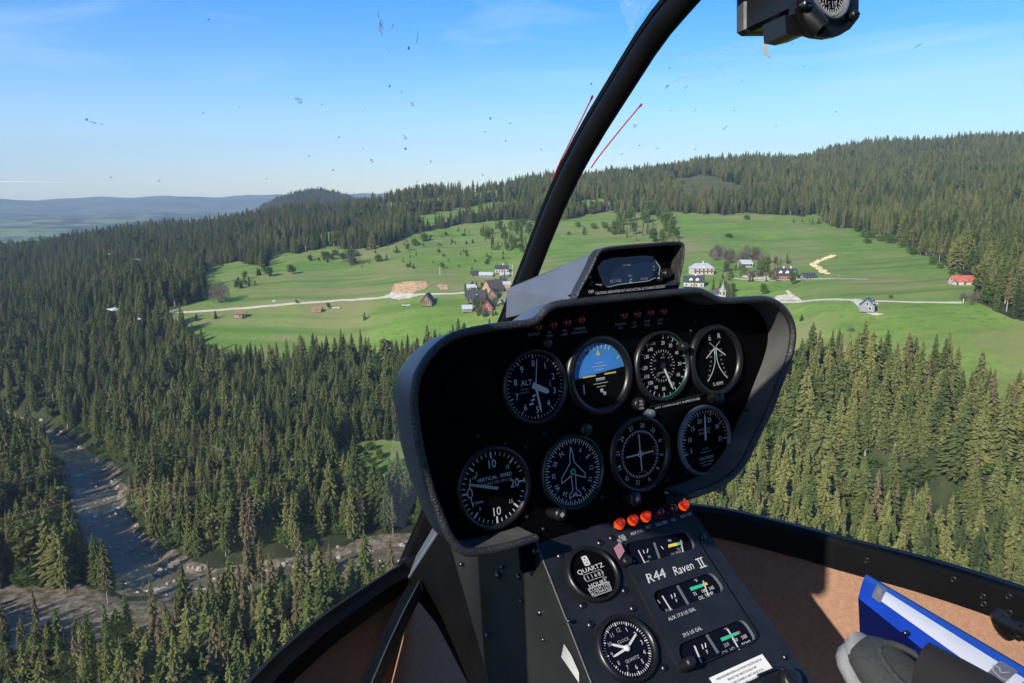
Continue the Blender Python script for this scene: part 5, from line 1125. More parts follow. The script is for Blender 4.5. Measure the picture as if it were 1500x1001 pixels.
# small white cars and trailers
def car(px, py, label, m=None, yaw=0, l=4.3):
    g = ground(px, py)+UP*.1; a = R(yaw); ex = Vector((math.cos(a), math.sin(a), 0)); ey = Vector((-ex.y, ex.x, 0)); t = thing('parked_car', label, 'car', g)
    b = MB(); pf = [(-l/2, .35), (l/2, .35), (l/2, .8), (l*.28, .95), (-l*.45, .98), (-l/2, .8)]; b.prism([g+ex*x+UP*z-ey*.85 for x, z in pf], ey*1.7); b.build('body', m or M['trim'], t)
    b = MB(); pf = [(-l*.42, .97), (l*.22, .95), (l*.08, 1.42), (-l*.34, 1.45)]; b.prism([g+ex*x+UP*z-ey*.75 for x, z in pf], ey*1.5); b.build('cabin', M['pane'], t)
    for sx in (-1, 1):
        for sy in (-1, 1): b = MB(); b.lathe(g+ex*sx*l*.31+UP*.33+ey*sy*.72, ex, UP, ey*sy, [(.33, 0), (.33, .18), (.1, .2)], n=12); b.build('wheel', M['rubber'], t)
car(595, 448.5, 'white car parked on the grass left of the dark timber house by the excavation', yaw=8, l=5.5); car(1100, 410.5, 'white van shaped car at the left of the upper yard', yaw=-5); car(737, 444, 'white car between the village houses beside the pod', yaw=30); car(1145, 410, 'white car parked in front of the two-chimney house', yaw=10)
# ================================================================== TREES
def needle_mat(name, a, b_, c_, trans=.15):
    m, t = nt(name); o = N(t, 'ShaderNodeOutputMaterial'); d = N(t, 'ShaderNodeBsdfDiffuse'); tl = N(t, 'ShaderNodeBsdfTranslucent'); mx = N(t, 'ShaderNodeMixShader'); mx.inputs[0].default_value = trans
    oi = N(t, 'ShaderNodeObjectInfo'); g = N(t, 'ShaderNodeNewGeometry'); cr = N(t, 'ShaderNodeValToRGB'); e = cr.color_ramp.elements
    e[0].position = 0; e[0].color = (*a, 1); e[1].position = 1; e[1].color = (*c_, 1); x = e.new(.5); x.color = (*b_, 1)
    nz = N(t, 'ShaderNodeTexNoise'); nz.inputs['Scale'].default_value = .012; nz.inputs['Detail'].default_value = 3; L(t, g.outputs['Position'], nz.inputs['Vector'])
    ad = N(t, 'ShaderNodeMath', operation='MULTIPLY_ADD'); ad.inputs[1].default_value = .75; L(t, oi.outputs['Random'], ad.inputs[0])
    ml = N(t, 'ShaderNodeMapRange'); ml.inputs['From Min'].default_value = .35; ml.inputs['From Max'].default_value = .65; ml.inputs['To Max'].default_value = .35; L(t, nz.outputs[0], ml.inputs[0]); L(t, ml.outputs[0], ad.inputs[2]); L(t, ad.outputs[0], cr.inputs[0])
    n2 = N(t, 'ShaderNodeTexNoise'); n2.inputs['Scale'].default_value = .9; n2.inputs['Detail'].default_value = 2; L(t, g.outputs['Position'], n2.inputs['Vector'])
    m2 = N(t, 'ShaderNodeMapRange'); m2.inputs['From Min'].default_value = .3; m2.inputs['From Max'].default_value = .7; m2.inputs['To Min'].default_value = .65; m2.inputs['To Max'].default_value = 1.4; L(t, n2.outputs[0], m2.inputs[0])
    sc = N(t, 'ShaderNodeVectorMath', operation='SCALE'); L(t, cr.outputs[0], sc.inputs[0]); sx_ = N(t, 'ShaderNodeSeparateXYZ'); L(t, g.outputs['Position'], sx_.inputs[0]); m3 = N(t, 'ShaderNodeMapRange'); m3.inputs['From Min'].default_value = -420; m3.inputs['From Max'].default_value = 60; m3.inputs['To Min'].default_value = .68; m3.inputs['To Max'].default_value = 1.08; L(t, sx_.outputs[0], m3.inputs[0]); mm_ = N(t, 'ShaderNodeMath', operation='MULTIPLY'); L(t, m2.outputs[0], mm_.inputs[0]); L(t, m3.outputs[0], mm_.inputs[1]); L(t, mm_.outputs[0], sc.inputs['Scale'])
    L(t, sc.outputs[0], d.inputs[0]); L(t, sc.outputs[0], tl.inputs[0]); L(t, d.outputs[0], mx.inputs[1]); L(t, tl.outputs[0], mx.inputs[2]); L(t, mx.outputs[0], o.inputs[0]); return m
M['spruce'] = needle_mat('spruce_needles', (.034, .050, .020), (.088, .108, .033), (.165, .168, .054))
M['dry'] = needle_mat('dry_spruce_needles', (.11, .10, .045), (.135, .115, .05), (.14, .11, .06))
M['leaf'] = needle_mat('spring_leaves', (.08, .14, .03), (.11, .17, .035), (.14, .20, .05), .35)
M['twig'] = needle_mat('bare_twigs', (.12, .11, .085), (.15, .135, .10), (.18, .16, .12), .1)
M['bark'] = mat('grey_brown_bark', (.14, .11, .085), .95, var=.3, scale=2)
M['palebark'] = mat('pale_dead_wood', (.30, .27, .23), .95, var=.3, scale=2)
def spruce(seed, h=22, rb=2.9, nl=34, dense=1., z0=.06, droop=.35, spiky=1.):
    q = random.Random(seed); b = MB()
    for i in range(nl):
        t = i/(nl-1); z = h*(z0+(1-z0)*t**.92); r = rb*((1-t)**.75)*(.72+.5*q.random())+.15
        if t < .15: r *= .6+2.4*t
        nb = max(4, int((12-6*t)*dense)); a0 = q.random()*6.28
        for k in range(nb):
            if q.random() < .08: continue
            a = a0+6.283*k/nb+q.gauss(0, .16); rr = r*(.65+.55*q.random()); dx, dy = math.cos(a), math.sin(a); sx, sy = -dy, dx
            w = (.32+.30*q.random())*(.36+rr*.20)*spiky; dr = droop*rr*(.6+.8*q.random()); z1 = z+q.gauss(0, .15)
            p = lambda u, s, dz: (dx*rr*u+sx*s*w, dy*rr*u+sy*s*w, z1-dr*u*u+dz)
            b.add([p(.04, 0, .15), p(.45, 1, -.28), p(.55, .12, .05), p(.45, -1, -.28), p(.8, .75, -.42), p(1.0, 0, -.02), p(.8, -.75, -.42), p(.62, 0, -.75)], [(0, 1, 2), (0, 2, 3), (2, 1, 4), (2, 4, 5), (2, 5, 6), (2, 6, 3), (1, 7, 2), (3, 2, 7)])
    b.add([(0, 0, h*1.04), (.18, 0, h*.93), (-.1, .15, h*.93), (-.1, -.15, h*.93)], [(0, 1, 2), (0, 2, 3), (0, 3, 1)])
    tk = MB(); tk.tube([(0, 0, -1.5), (.03, 0, h*.3), (0, .04, h*.7), (0, 0, h*.97)], [.27*rb/2.9+.05, .20, .10, .02], 7); return b, tk
def snag(seed, h=18):
    q = random.Random(seed); b = MB()
    for i in range(60):
        z = h*(.25+.72*q.random()); l = (1-z/h)*2.4+.3; a = q.random()*6.28; d = Vector((math.cos(a), math.sin(a), -.25)); p = Vector((0, 0, z)); s = Vector((-d.y, d.x, 0))*.05
        b.add([p-s, p+s, p+d*l*(.5+.6*q.random())], [(0, 1, 2)]); e = p+d*l*.5; b.add([e, e+Vector((s.x*14, s.y*14, -.35)), e+d*.4], [(0, 1, 2)])
    tk = MB(); tk.tube([(0, 0, -1.5), (0, 0, h*.5), (.1, 0, h)], [.22, .14, .02], 6); return b, tk
def broad(seed, h=8, w=6.5, n=900, ls=.42, gap=0, z0=.18):
    q = random.Random(seed); b = MB(); lobes = []
    for i in range(9): a = q.random()*6.28; r = w*.28*q.random()**.5; lobes.append((math.cos(a)*r, math.sin(a)*r, h*(.35+.42*q.random()), w*(.20+.14*q.random())))
    lobes.append((0, 0, h*.72, w*.26)); lobes.append((0, 0, h*.4, w*.36))
    for i in range(n):
        x, y, z, r = lobes[q.randrange(len(lobes))]; a = q.random()*6.28; u = q.uniform(-1, 1); rr = r*(.65+.4*q.random()); s = math.sqrt(1-u*u)
        p = Vector((x+rr*s*math.cos(a), y+rr*s*math.sin(a), max(z+rr*u*1.15, h*z0*.6))); n1 = Vector((q.gauss(0, 1), q.gauss(0, 1), q.gauss(0, 1))).normalized(); n2 = n1.orthogonal().normalized(); n3 = n1.cross(n2); l = ls*(.6+.8*q.random())
        b.add([p+n2*l, p+n3*l*.7, p-n2*l, p-n3*l*.7], [(0, 1, 2, 3)])
    tk = MB(); tk.tube([(0, 0, -1), (.05, 0, h*.3), (0, .1, h*.6)], [w*.035+.04, w*.028, .03], 7)
    for i in range(5): a = i*1.3; tk.tube([(0, 0, h*(.22+.05*i)), (math.cos(a)*w*.2, math.sin(a)*w*.2, h*(.45+.06*i))], [w*.016, .02], 5)
    return b, tk
def bushy_twigs(seed, h=11, w=8):
    q = random.Random(seed); b = MB()
    for i in range(900):
        a = q.random()*6.28; r = w*.5*q.random()**.6; z = h*(.15+.85*q.random())*(1-.35*(r/(w*.5))**2); d = Vector((q.gauss(0, .35), q.gauss(0, .35), 1)).normalized(); p = Vector((math.cos(a)*r, math.sin(a)*r, z)); s = d.orthogonal().normalized()*(.05+.07*q.random())
        b.add([p-s, p+s, p+d*(.7+q.random()*.9)], [(0, 1, 2)])
    tk = MB()
    for i in range(9): a = i*.7; tk.tube([(math.cos(a)*.3, math.sin(a)*.3, -.5), (math.cos(a)*w*.18, math.sin(a)*w*.18, h*.5), (math.cos(a)*w*.34, math.sin(a)*w*.34, h*.85)], [.16, .09, .02], 5)
    return b, tk
protos = []
def mkproto(kind, bt, cm, tm):
    b, tk = bt; protos.append((kind, b, tk, cm, tm))
for s_ in range(3): mkproto('spruce', spruce(11+s_, rb=(2.7, 3.2, 2.4)[s_], nl=(36, 38, 34)[s_]), 'spruce', 'bark')
mkproto('spruce', spruce(20, rb=2.3, nl=30, dense=.8, z0=.22), 'spruce', 'palebark')
mkproto('thin', spruce(31, rb=1.6, nl=30, dense=.7, z0=.30, droop=.6), 'dry', 'palebark')
mkproto('snag', snag(41), 'twig', 'palebark')
mkproto('broad', broad(51, h=11, w=6.5), 'leaf', 'bark')
mkproto('bare', bushy_twigs(61), 'twig', 'bark')
mkproto('bush', broad(71, h=5, w=5.5, n=600, ls=.32, z0=.05), 'leaf', 'bark')
mkproto('youngspruce', spruce(81, h=8, rb=1.7, nl=15, z0=.02), 'spruce', 'bark')
mkproto('pine', broad(91, h=20, w=6.0, n=1300, ls=.50, z0=.5), 'spruce', 'bark')
mkproto('wide', spruce(95, rb=4.0, nl=34, dense=1.1), 'spruce', 'bark')
PM = []
for i, (kind, b, tk, cm, tm) in enumerate(protos):
    r_ = []
    for nm, q, mm in (('crown', b, cm), ('trunk', tk, tm)):
        me = bpy.data.meshes.new(kind+'_'+nm); me.from_pydata(q.v, [], q.f); me.materials.append(M[mm]); me.update(); r_.append(me)
    PM.append(r_)
crown_obj = {}
def tree(pi, p, scl, rot, label, cat, group, name):
    t = thing(name, label, cat, p, group); t.scale = scl; t.rotation_euler = (0, 0, rot); del t['_b']
    for nm, me in zip(('crown', 'trunk'), PM[pi]):
        o = bpy.data.objects.new(nm, me); COL.objects.link(o); o.parent = t
        crown_obj.setdefault((pi, nm), o)
    return t
# scattered positions
rg = np.random.default_rng(4)
P = []
for r0, r1, sp, half in ((95, 420, 3.75, 44), (420, 800, 4.9, 42), (800, 1500, 6.6, 41), (1500, 2900, 10.5, 41)):
    X = np.arange(-r1, r1, sp); Yv = np.arange(0, r1, sp); xx, yy = np.meshgrid(X, Yv); xx = (xx+rg.uniform(-.45, .45, xx.shape)*sp).ravel(); yy = (yy+rg.uniform(-.45, .45, yy.shape)*sp).ravel()
    r = np.hypot(xx, yy); a = np.degrees(np.arctan2(xx, yy)); k = (r >= r0) & (r < r1) & (np.abs(a) < half); P.append(np.stack([xx[k], yy[k]], 1))
P = np.vstack(P); x, y = P[:, 0], P[:, 1]; z = Zg(x, y); r = np.hypot(x, y)
mz, cl = zones(x, y, z); rd = rdist(x, y); keep = (~mz) & (rd > 4.5+3*vnoise(x, y, 15, 77)) 
den = fbm(x, y, 55, 91, 3); px, py, zc = projn(x, y, z); keep &= rg.random(len(x)) < np.clip(.75+(den-.42)*3.0, .5, 1.0)
keep &= ~((r < 380) & (rd < 12) & (px < 900) & (rg.random(len(x)) < .5)); keep &= ~((r < 262) & (px > 215) & (px < 640) & (rd < 32) & (rg.random(len(x)) < .82))
keep &= ~(inpoly(px, py, BARE) & (rg.random(len(x)) < .95))
keep &= ~((px > 960) & (px < 1330) & (py > np.interp(px, [1000, 1150, 1300, 1450], [735, 754, 797, 860])) & (rd < 40) & (r < 330) & (rg.random(len(x)) < .7)); keep &= ~((px > 960) & (rd < 6) & (r < 330) & (rg.random(len(x)) < .6))
# a loose south bank in front of the river at lower left, gravel gaps
keep &= ~((r < 300) & (px < 640) & (py > 800) & (vnoise(x, y, 22, 12) > .66))
keep &= ~((r < 300) & (px > 1000) & (rd < 9) & (vnoise(x, y, 18, 13) > .5))
far_h = np.zeros(len(x), bool); far_h[(r > 2000) & (px < 380)] = True; keep &= ~far_h
x, y, z, r, px, py, rd, den = (v[keep] for v in (x, y, z, r, px, py, rd, den)); n = len(x)
hgt = rg.normal(1.0, .23, n)*(.72+.66*fbm(x, y, 60, 55, 3)); hgt = np.clip(hgt, .35, 1.6); hgt *= np.interp(r, [90, 260, 420, 900, 1600], [.80, .84, .76, .70, .70]); hgt = np.where(px > 1000, hgt*np.interp(r, [300, 500], [1.08, 1]), hgt)
wid = hgt**.8*rg.normal(1.0, .18, n)*np.interp(r, [300, 800, 1500], [1.4, 1.45, 1.45])
u = rg.random(n); dry = fbm(x, y, 70, 66, 3); var = np.where(u < .30, 0, np.where(u < .58, 1, np.where(u < .80, 2, 3)))
v_ = rg.random(n); var = np.where(v_ < .05+.35*np.clip(dry-.45, 0, 1)+.22*((px < 620) & (r < 255)), 4, var); var = np.where((v_ > .985) & (r < 700), 5, var)
w_ = rg.random(n); var = np.where((var < 4) & (w_ < .06), 10, var); var = np.where((var < 4) & (w_ > .86), 11, var)
edge = (rd < 26) & (r < 500); var = np.where(edge & (v_ > .72), 6, var); var = np.where((v_ > .935) & (v_ < .985) & (r < 1300), 6, var)
hgt = np.where(var == 6, hgt*np.where(edge, .5, .9), hgt); rot = rg.uniform(0, 6.28, n); tree_n = n
# which show largest in the photo and are not behind the cockpit
tpx, tpy, _ = projn(x, y, z+20*hgt)
MASK = [[(573,548),(585,510),(610,490),(745,463),(742,423),(872,366),(1003,355),(1003,420),(1124,436),(1165,490),(1070,705),(1010,745),(1240,787),(1500,858),(1500,1100),(340,1100),(340,1001),(465,896),(592,835),(632,735)]]
vis = (tpx > 0) & (tpx < 1500) & (tpy < 1001) & ~inpoly(tpx, tpy+12, MASK[0])
order = np.argsort(np.where(vis, r/hgt, 1e9)); 
KN = {0: 'spruce_tree', 1: 'spruce_tree', 2: 'spruce_tree', 3: 'spruce_tree', 4: 'dry_spruce_tree', 5: 'dead_tree', 6: 'broadleaf_tree', 10: 'pine_tree', 11: 'spruce_tree'}
LB = {'pine_tree': ('dark rounded pine tree among the pointed spruces nearest below the helicopter', 'tree', 'rounded pines nearest below the helicopter'), 'spruce_tree': ('dark green spruce tree with drooping branches in the dense forest nearest below the helicopter', 'tree', 'dark green spruces nearest below the helicopter'),
      'dry_spruce_tree': ('thin brownish spruce tree with sparse dry needles in the forest nearest below the helicopter', 'tree', 'thin brownish spruces nearest below the helicopter'),
      'dead_tree': ('bare grey dead tree standing in the forest nearest below the helicopter', 'tree', 'bare dead trees nearest below the helicopter'),
      'broadleaf_tree': ('light green leafy tree among the spruces nearest below the helicopter', 'tree', 'leafy trees nearest below the helicopter')}
ind = np.zeros(n, bool); cnt = {}
for i in order:
    nm = KN[int(var[i])]
    if nm == 'spruce_tree' and cnt.get(nm, 0) >= 280: continue
    if cnt.get(nm, 0) >= (280 if nm == 'spruce_tree' else 40): continue
    if sum(cnt.values()) >= 360: break
    if not vis[i]: break
    cnt[nm] = cnt.get(nm, 0)+1; ind[i] = True; lb = LB[nm]
    tree(int(var[i]), (x[i], y[i], z[i]-.3), (wid[i], wid[i], hgt[i]), rot[i], lb[0], lb[1], lb[2], nm)
# ---- trees and bushes on the meadows: each its own
def put(pi, px_, py_, hpx, wk, label, name, cat='tree', group=None):
    g = ground(px_, py_)
    if g is None: return
    hh = hpx*depth(g)/FPX; h0 = {0: 22, 1: 22, 2: 22, 6: 11, 7: 11, 8: 5, 9: 8}[pi]; s = hh/h0; tree(pi, (g.x, g.y, g.z-.1), (s*wk, s*wk, s), rnd.random()*6, label, cat, group, name)
G1 = ('low round bush dotted over the sloping meadow', 'round bushes dotted over the meadow')
single = [
 (7,515,389,27,1.5,'wide pale grey leafless thicket at the upper left meadow edge','bare_tree'),(7,322,444,32,1.25,'pale grey leafless tree above the left end of the road','bare_tree'),
 (6,395,405,15,1.6,'round light green tree, left of the pair below the upper forest edge','broadleaf_tree'),(6,428,402,15,1.5,'round light green tree, right of the pair below the upper forest edge','broadleaf_tree'),(6,480,381,13,1.3,'light green tree just left of the wide leafless thicket','broadleaf_tree'),
 (6,648,394,10,1.2,'small pale tree above the lone utility pole','broadleaf_tree'),(6,1160,417,22,.9,'bright green tree in front of the upper track','broadleaf_tree'),(6,1119,405,30,.95,'tall bright green poplar left of the two-chimney house','broadleaf_tree'),(6,1112,404,26,.9,'second green poplar beside the tallest one','broadleaf_tree'),
 (6,1063,398,16,1.2,'yellow green tree between the lodge and the raised grey house','broadleaf_tree'),(6,1119,432,18,1.1,'bushy green tree left of the paved forecourt','broadleaf_tree'),
 (0,1044,437,30,1.1,'dark spruce just left of the chapel','spruce_tree'),(1,1066,440,26,1.1,'dark spruce just right of the chapel','spruce_tree'),(2,1071,440,20,1.2,'smaller dark spruce at the right of the chapel pair','spruce_tree'),
 (0,1135,403,17,1.1,'dark spruce behind the roof of the two-chimney house','spruce_tree'),(9,316,467,12,1.2,'small dark spruce just below the road left of the orange hut','spruce_tree'),(9,288,470,12,1.4,'dark spruce below the left end of the road','spruce_tree'),(9,356,467,8,1.2,'little spruce at the corner of the orange brown hut','spruce_tree'),
 (9,534,469,13,1.2,'dark spruce standing alone on the lower left meadow','spruce_tree'),(6,481,453,10,1.2,'light green tree between the low rusty shed and the road','broadleaf_tree'),(6,435,445,6,1.2,'tiny light green tree at the roadside left of the rusty shed','broadleaf_tree'),
 (9,1174,470,10,1.6,'small dark spruce alone on the right meadow beside the pod','spruce_tree'),(7,1246,486,10,1.6,'grey leafless bush on the lower right meadow','bare_tree'),(8,1271,357,8,1.5,'round green bush high on the right meadow','bush'),(8,1093,322,7,1.7,'green bush near the top edge of the right meadow','bush'),
 (8,1067,348,6,2.4,'flat green bush in the middle of the upper right meadow','bush'),(9,601,392,12,1.0,'dark spruce of the small pair on the meadow above the excavation','spruce_tree'),(9,606,394,9,1.1,'grey green spruce beside its taller pair mate above the excavation','spruce_tree'),(8,598,392,6,1.2,'dark bush at the foot of the spruce pair','bush'),
 (8,1305,437,5,1.6,'dark bush on the verge just above the straight road','bush'),(9,1383,430,6,1.2,'','')]
for e in single:
    if e[5]: put(*e[:4], e[4], e[5], e[6], 'bush' if e[6] == 'bush' else 'tree')
q = random.Random(3)
def region(n, poly, pi, h0, h1, label, name, group, cat='tree', wk=1.2):
    k = 0; xs = [p[0] for p in poly]; ys = [p[1] for p in poly]
    while k < n:
        X, Yy = q.uniform(min(xs), max(xs)), q.uniform(min(ys), max(ys))
        if inpoly(np.array([X]), np.array([Yy]), poly)[0]: put(pi if isinstance(pi, int) else q.choice(pi), X, Yy, q.uniform(h0, h1), wk*q.uniform(.8, 1.2), label, name, cat, group); k += 1
region(54, [(590,350),(700,335),(760,345),(750,400),(680,395),(600,388),(540,400),(520,385)], 9, 3.5, 7.5, 'small dark conifer scattered on the meadow between forest and village', 'young_spruce', 'small conifers scattered above the village')
region(20, [(600,350),(700,330),(770,350),(740,395),(640,385)], 8, 3, 6, 'low green bush scattered on the meadow between forest and village', 'bush', 'low bushes scattered above the village', 'bush')
region(64, [(895,340),(905,318),(985,314),(1000,350),(990,374),(960,362),(920,350)], (0, 2, 6), 12, 24, 'tree in the spur of forest reaching down behind the display box', 'tree', 'trees in the forest spur behind the display box', wk=1.1)
region(12, [(830,330),(890,322),(905,345),(830,352)], 8, 4, 8, 'round bush on the meadow right of the centre bow', 'bush', 'round bushes right of the centre bow', 'bush')
region(26, [(1035,380),(1060,388),(1100,384),(1125,387),(1120,378),(1050,375)], 7, 12, 20, 'leafless grey tree in the grove behind the cream lodge', 'bare_tree', 'leafless trees in the grove behind the cream lodge', wk=1.0)
region(14, [(1118,390),(1160,388),(1160,386),(1118,386)], (0, 2), 11, 15, 'dark conifer in the row behind the two-chimney house', 'spruce_tree', 'dark conifers in the row behind the two-chimney house')
region(14, [(1160,322),(1240,330),(1240,334),(1160,327)], 9, 6, 10, 'dark young conifer below the forest edge at the top of the right meadow', 'young_spruce', 'young conifers along the top of the right meadow', wk=1.3)
region(70, [(680,424),(742,404),(742,462),(690,468)], (6, 9, 7), 7, 15, 'garden tree between the village houses', 'tree', 'garden trees between the village houses', wk=.9)
region(40, [(1045,402),(1060,392),(1120,396),(1165,398),(1175,412),(1110,414),(1060,412)], (6, 9, 7), 6, 14, 'garden tree around the farm houses right of the display box', 'tree', 'garden trees around the farm houses right of the display box', wk=.9)
region(14, [(1040,425),(1075,420),(1085,438),(1045,440)], (6, 9, 0), 9, 18, 'tree in the small grove around the chapel', 'tree', 'trees in the small grove around the chapel', wk=1.0)
region(24, [(262,452),(340,432),(395,412),(410,405),(380,398),(300,430),(262,445)], (9, 6), 8, 14, 'small tree along the upper edge of the left meadow', 'tree', 'small trees along the upper edge of the left meadow', wk=1.1)
region(22, [(440,382),(500,372),(560,376),(600,362),(640,345),(620,360),(560,385),(470,388)], (8, 9, 6), 6, 12, 'bush or young tree along the forest edge above the thicket', 'tree', 'bushes along the forest edge above the thicket')
region(12, [(1408,436),(1440,432),(1452,446),(1412,448)], 7, 9, 14, 'grey leafless bush at the right end of the straight road', 'bare_tree', 'leafless bushes at the right end of the straight road', wk=1.2)
region(16, [(1220,340),(1300,356),(1390,402),(1420,425),(1428,430),(1380,392),(1300,350)], 8, 8, 12, 'light green bush along the right forest edge', 'bush', 'light green bushes along the right forest edge', 'bush')
region(14, [(480,664),(560,656),(640,690),(560,700)], 8, 8, 14, 'low bush around the small clearing in the lower forest', 'bush', 'low bushes around the small forest clearing', 'bush')
region(16, [(990,268),(1075,272),(1080,286),(1000,296)], (8, 9), 5, 9, 'small regrowth bush on the cleared patch high on the slope', 'bush', 'regrowth bushes on the cleared slope', 'bush')
region(70, [(700,340),(760,330),(790,338),(770,372),(720,365)], (0, 2, 6), 9, 16, 'tree of the loose wood above the village beside the centre bow', 'tree', 'trees of the loose wood above the village')
# a few fallen pale logs along the right hand river bank
for i, (x0, y0, x1, y1) in enumerate(((1090,728,1118,740),(1150,742,1205,748),(1175,752,1215,738),(1215,714,1240,728))):
    a = ground(x0, y0); b2 = ground(x1, y1); d = (b2-a).normalized(); mb = MB(); mb.tube([a+UP*.7, a+UP*.7+d*min((b2-a).length, 16)], [.28, .12], 7)
    tag(mb.build('fallen_log', M['palebark'], base=a), ('pale fallen trunk on the gravel nearest the right end of the pod', 'long pale fallen trunk lying along the right river bank', 'pale fallen trunk crossing the long one on the right river bank', 'short pale trunk lying up the bank between spruces')[i], 'log')
# ---- the remaining forest as one mass, instanced from the tree shapes above
for pi in (0, 1, 2, 3, 4, 5, 6, 10, 11):
    for nm in ('crown', 'trunk'): assert (pi, nm) in crown_obj, (pi, nm)
st = ~ind; pts = np.stack([x[st], y[st], z[st]-.3], 1)
me = bpy.data.meshes.new('forest'); me.vertices.add(len(pts)); me.vertices.foreach_set('co', pts.ravel())
for nm, dat in (('rot', rot[st]), ('sw', wid[st]), ('sh', hgt[st])): a = me.attributes.new(nm, 'FLOAT', 'POINT'); a.data.foreach_set('value', dat.astype(np.float32))
a = me.attributes.new('kindof', 'INT', 'POINT'); a.data.foreach_set('value', var[st].astype(np.int32))
fo = bpy.data.objects.new('forest', me); COL.objects.link(fo); fo['kind'] = 'stuff'; fo['label'] = 'dense spruce forest covering the hills and valley slopes'; fo['category'] = 'forest'
ng = bpy.data.node_groups.new('forest_scatter', 'GeometryNodeTree'); ng.interface.new_socket('Geometry', in_out='INPUT', socket_type='NodeSocketGeometry'); ng.interface.new_socket('Geometry', in_out='OUTPUT', socket_type='NodeSocketGeometry')
gi = ng.nodes.new('NodeGroupInput'); gout = ng.nodes.new('NodeGroupOutput'); jn = ng.nodes.new('GeometryNodeJoinGeometry')
def na_(n, typ='FLOAT'): a = ng.nodes.new('GeometryNodeInputNamedAttribute'); a.data_type = typ; a.inputs[0].default_value = n; return a.outputs['Attribute']
cx = ng.nodes.new('ShaderNodeCombineXYZ'); cs = ng.nodes.new('ShaderNodeCombineXYZ'); ng.links.new(na_('rot'), cx.inputs[2])
sw = na_('sw'); ng.links.new(sw, cs.inputs[0]); ng.links.new(sw, cs.inputs[1]); ng.links.new(na_('sh'), cs.inputs[2]); kd = na_('kindof', 'INT')
for pi in (0, 1, 2, 3, 4, 5, 6, 10, 11):
    ins = ng.nodes.new('GeometryNodeInstanceOnPoints'); cmp_ = ng.nodes.new('FunctionNodeCompare'); cmp_.data_type = 'INT'; cmp_.operation = 'EQUAL'
    ia = [s for s in cmp_.inputs if s.type == 'INT']; ng.links.new(kd, ia[0]); ia[1].default_value = pi
    j2 = ng.nodes.new('GeometryNodeJoinGeometry')
    for nm in ('trunk', 'crown'):
        oi = ng.nodes.new('GeometryNodeObjectInfo'); oi.transform_space = 'ORIGINAL'; oi.inputs['Object'].default_value = crown_obj[(pi, nm)]; ng.links.new(oi.outputs['Geometry'], j2.inputs[0])
    g2i = ng.nodes.new('GeometryNodeGeometryToInstance')
    ng.links.new(gi.outputs[0], ins.inputs['Points']); ng.links.new(cmp_.outputs[0], ins.inputs['Selection']); ng.links.new(j2.outputs[0], ins.inputs['Instance']); ng.links.new(cx.outputs[0], ins.inputs['Rotation']); ng.links.new(cs.outputs[0], ins.inputs['Scale']); ng.links.new(ins.outputs[0], jn.inputs[0]); ng.nodes.remove(g2i)
ng.links.new(jn.outputs[0], gout.inputs[0]); md = fo.modifiers.new('scatter', 'NODES'); md.node_group = ng
print('TREES', tree_n, 'individual', cnt)

# added thin white streak far beyond the haze, glow put into its material
c0 = at(-40, 266, 17000); c1 = at(97, 267.5, 17500); cb_ = MB(); cb_.tube([c0, c0.lerp(c1, .3), c0.lerp(c1, .7), c1], [16, 15, 12, 3], 8); co2 = cb_.build('white_streak', mat('glowing_white_streak', (.9, .9, .9), 1, var=.02, scale=.001, emit=(.9, .95, 1, .35))); struct(co2)
# ================================================================== AIR, SKY, SUN
hz = MB(); hz.box((0, 0, 340), Vector((13000, 0, 0)), Vector((0, 13000, 0)), Vector((0, 0, 640)))
hm, t = nt('haze_air'); o = N(t, 'ShaderNodeOutputMaterial'); v = N(t, 'ShaderNodeVolumePrincipled'); v.inputs['Color'].default_value = (.60, .78, 1, 1); v.inputs['Density'].default_value = 1.0e-4; v.inputs['Anisotropy'].default_value = 0; L(t, v.outputs[0], o.inputs['Volume'])
ho = hz.build('haze', hm); ho['kind'] = 'stuff'; ho['label'] = 'thin blue air haze over the whole valley'; ho['category'] = 'haze'
SUN_AZ, SUN_EL = 38, 31          # light travels 38 deg right of straight ahead, from behind left
w = bpy.data.worlds.new('World'); SC.world = w; w.use_nodes = True; t = w.node_tree; t.nodes.clear()
bg = N(t, 'ShaderNodeBackground'); sk = N(t, 'ShaderNodeTexSky', sky_type='NISHITA'); sk.sun_disc = False; sk.sun_elevation = R(SUN_EL); sk.sun_rotation = R(180+SUN_AZ); sk.altitude = 900; sk.air_density = 1.0; sk.dust_density = .6; sk.ozone_density = 2.0
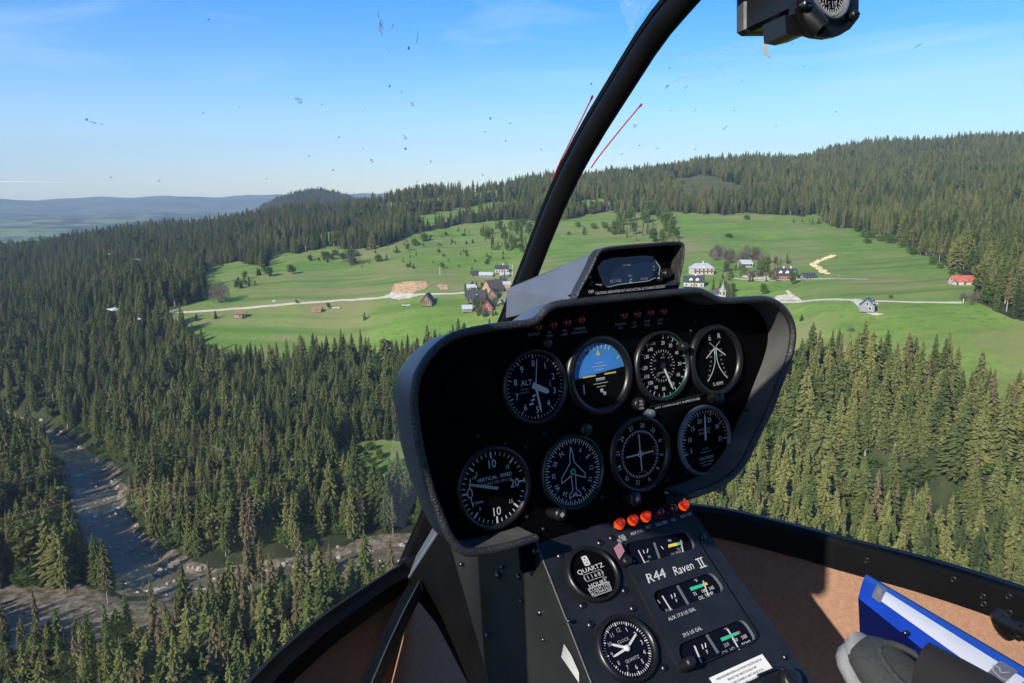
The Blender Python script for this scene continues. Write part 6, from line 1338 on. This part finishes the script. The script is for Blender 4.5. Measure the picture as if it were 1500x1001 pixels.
bg.inputs[1].default_value = .125; wo = N(t, 'ShaderNodeOutputWorld'); hs = N(t, 'ShaderNodeHueSaturation'); hs.inputs['Hue'].default_value = .510; hs.inputs['Saturation'].default_value = 1.6; L(t, sk.outputs[0], hs.inputs['Color']); tcw = N(t, 'ShaderNodeTexCoord'); mpw = N(t, 'ShaderNodeMapping'); mpw.inputs['Scale'].default_value = (1.2, 2.2, 6.5); mpw.inputs['Rotation'].default_value = (.2, .35, .5); L(t, tcw.outputs['Generated'], mpw.inputs[0])
nw = N(t, 'ShaderNodeTexNoise'); nw.inputs['Scale'].default_value = 1.6; nw.inputs['Detail'].default_value = 9; nw.inputs['Roughness'].default_value = .62; nw.inputs['Distortion'].default_value = .8; L(t, mpw.outputs[0], nw.inputs['Vector'])
mw = N(t, 'ShaderNodeMapRange'); mw.inputs['From Min'].default_value = .52; mw.inputs['From Max'].default_value = .85; mw.inputs['To Max'].default_value = .45; L(t, nw.outputs[0], mw.inputs[0])
xw = N(t, 'ShaderNodeMix', data_type='RGBA'); L(t, mw.outputs[0], xw.inputs['Factor']); L(t, hs.outputs[0], xw.inputs['A']); xw.inputs['B'].default_value = (5.2, 5.8, 6.4, 1); L(t, xw.outputs['Result'], bg.inputs[0]); L(t, bg.outputs[0], wo.inputs[0])
sl = bpy.data.lights.new('sun', 'SUN'); sl.energy = 4.2; sl.angle = R(.53); sl.color = (1, .93, .82); so = bpy.data.objects.new('sun', sl); COL.objects.link(so)
dv = Vector((math.sin(R(SUN_AZ))*math.cos(R(SUN_EL)), math.cos(R(SUN_AZ))*math.cos(R(SUN_EL)), -math.sin(R(SUN_EL)))); so.rotation_euler = dv.to_track_quat('-Z', 'Y').to_euler(); so.location = (0, -50, 300)
SC.view_settings.view_transform = 'Standard'; SC.view_settings.look = 'None'; SC.view_settings.exposure = .8; SC.view_settings.gamma = 1
SC.cycles.max_bounces = 6; SC.cycles.transparent_max_bounces = 12; SC.cycles.diffuse_bounces = 3; SC.cycles.volume_bounces = 0; SC.cycles.use_denoising = True
for o in SC.objects:
    if '_b' in o: del o['_b']
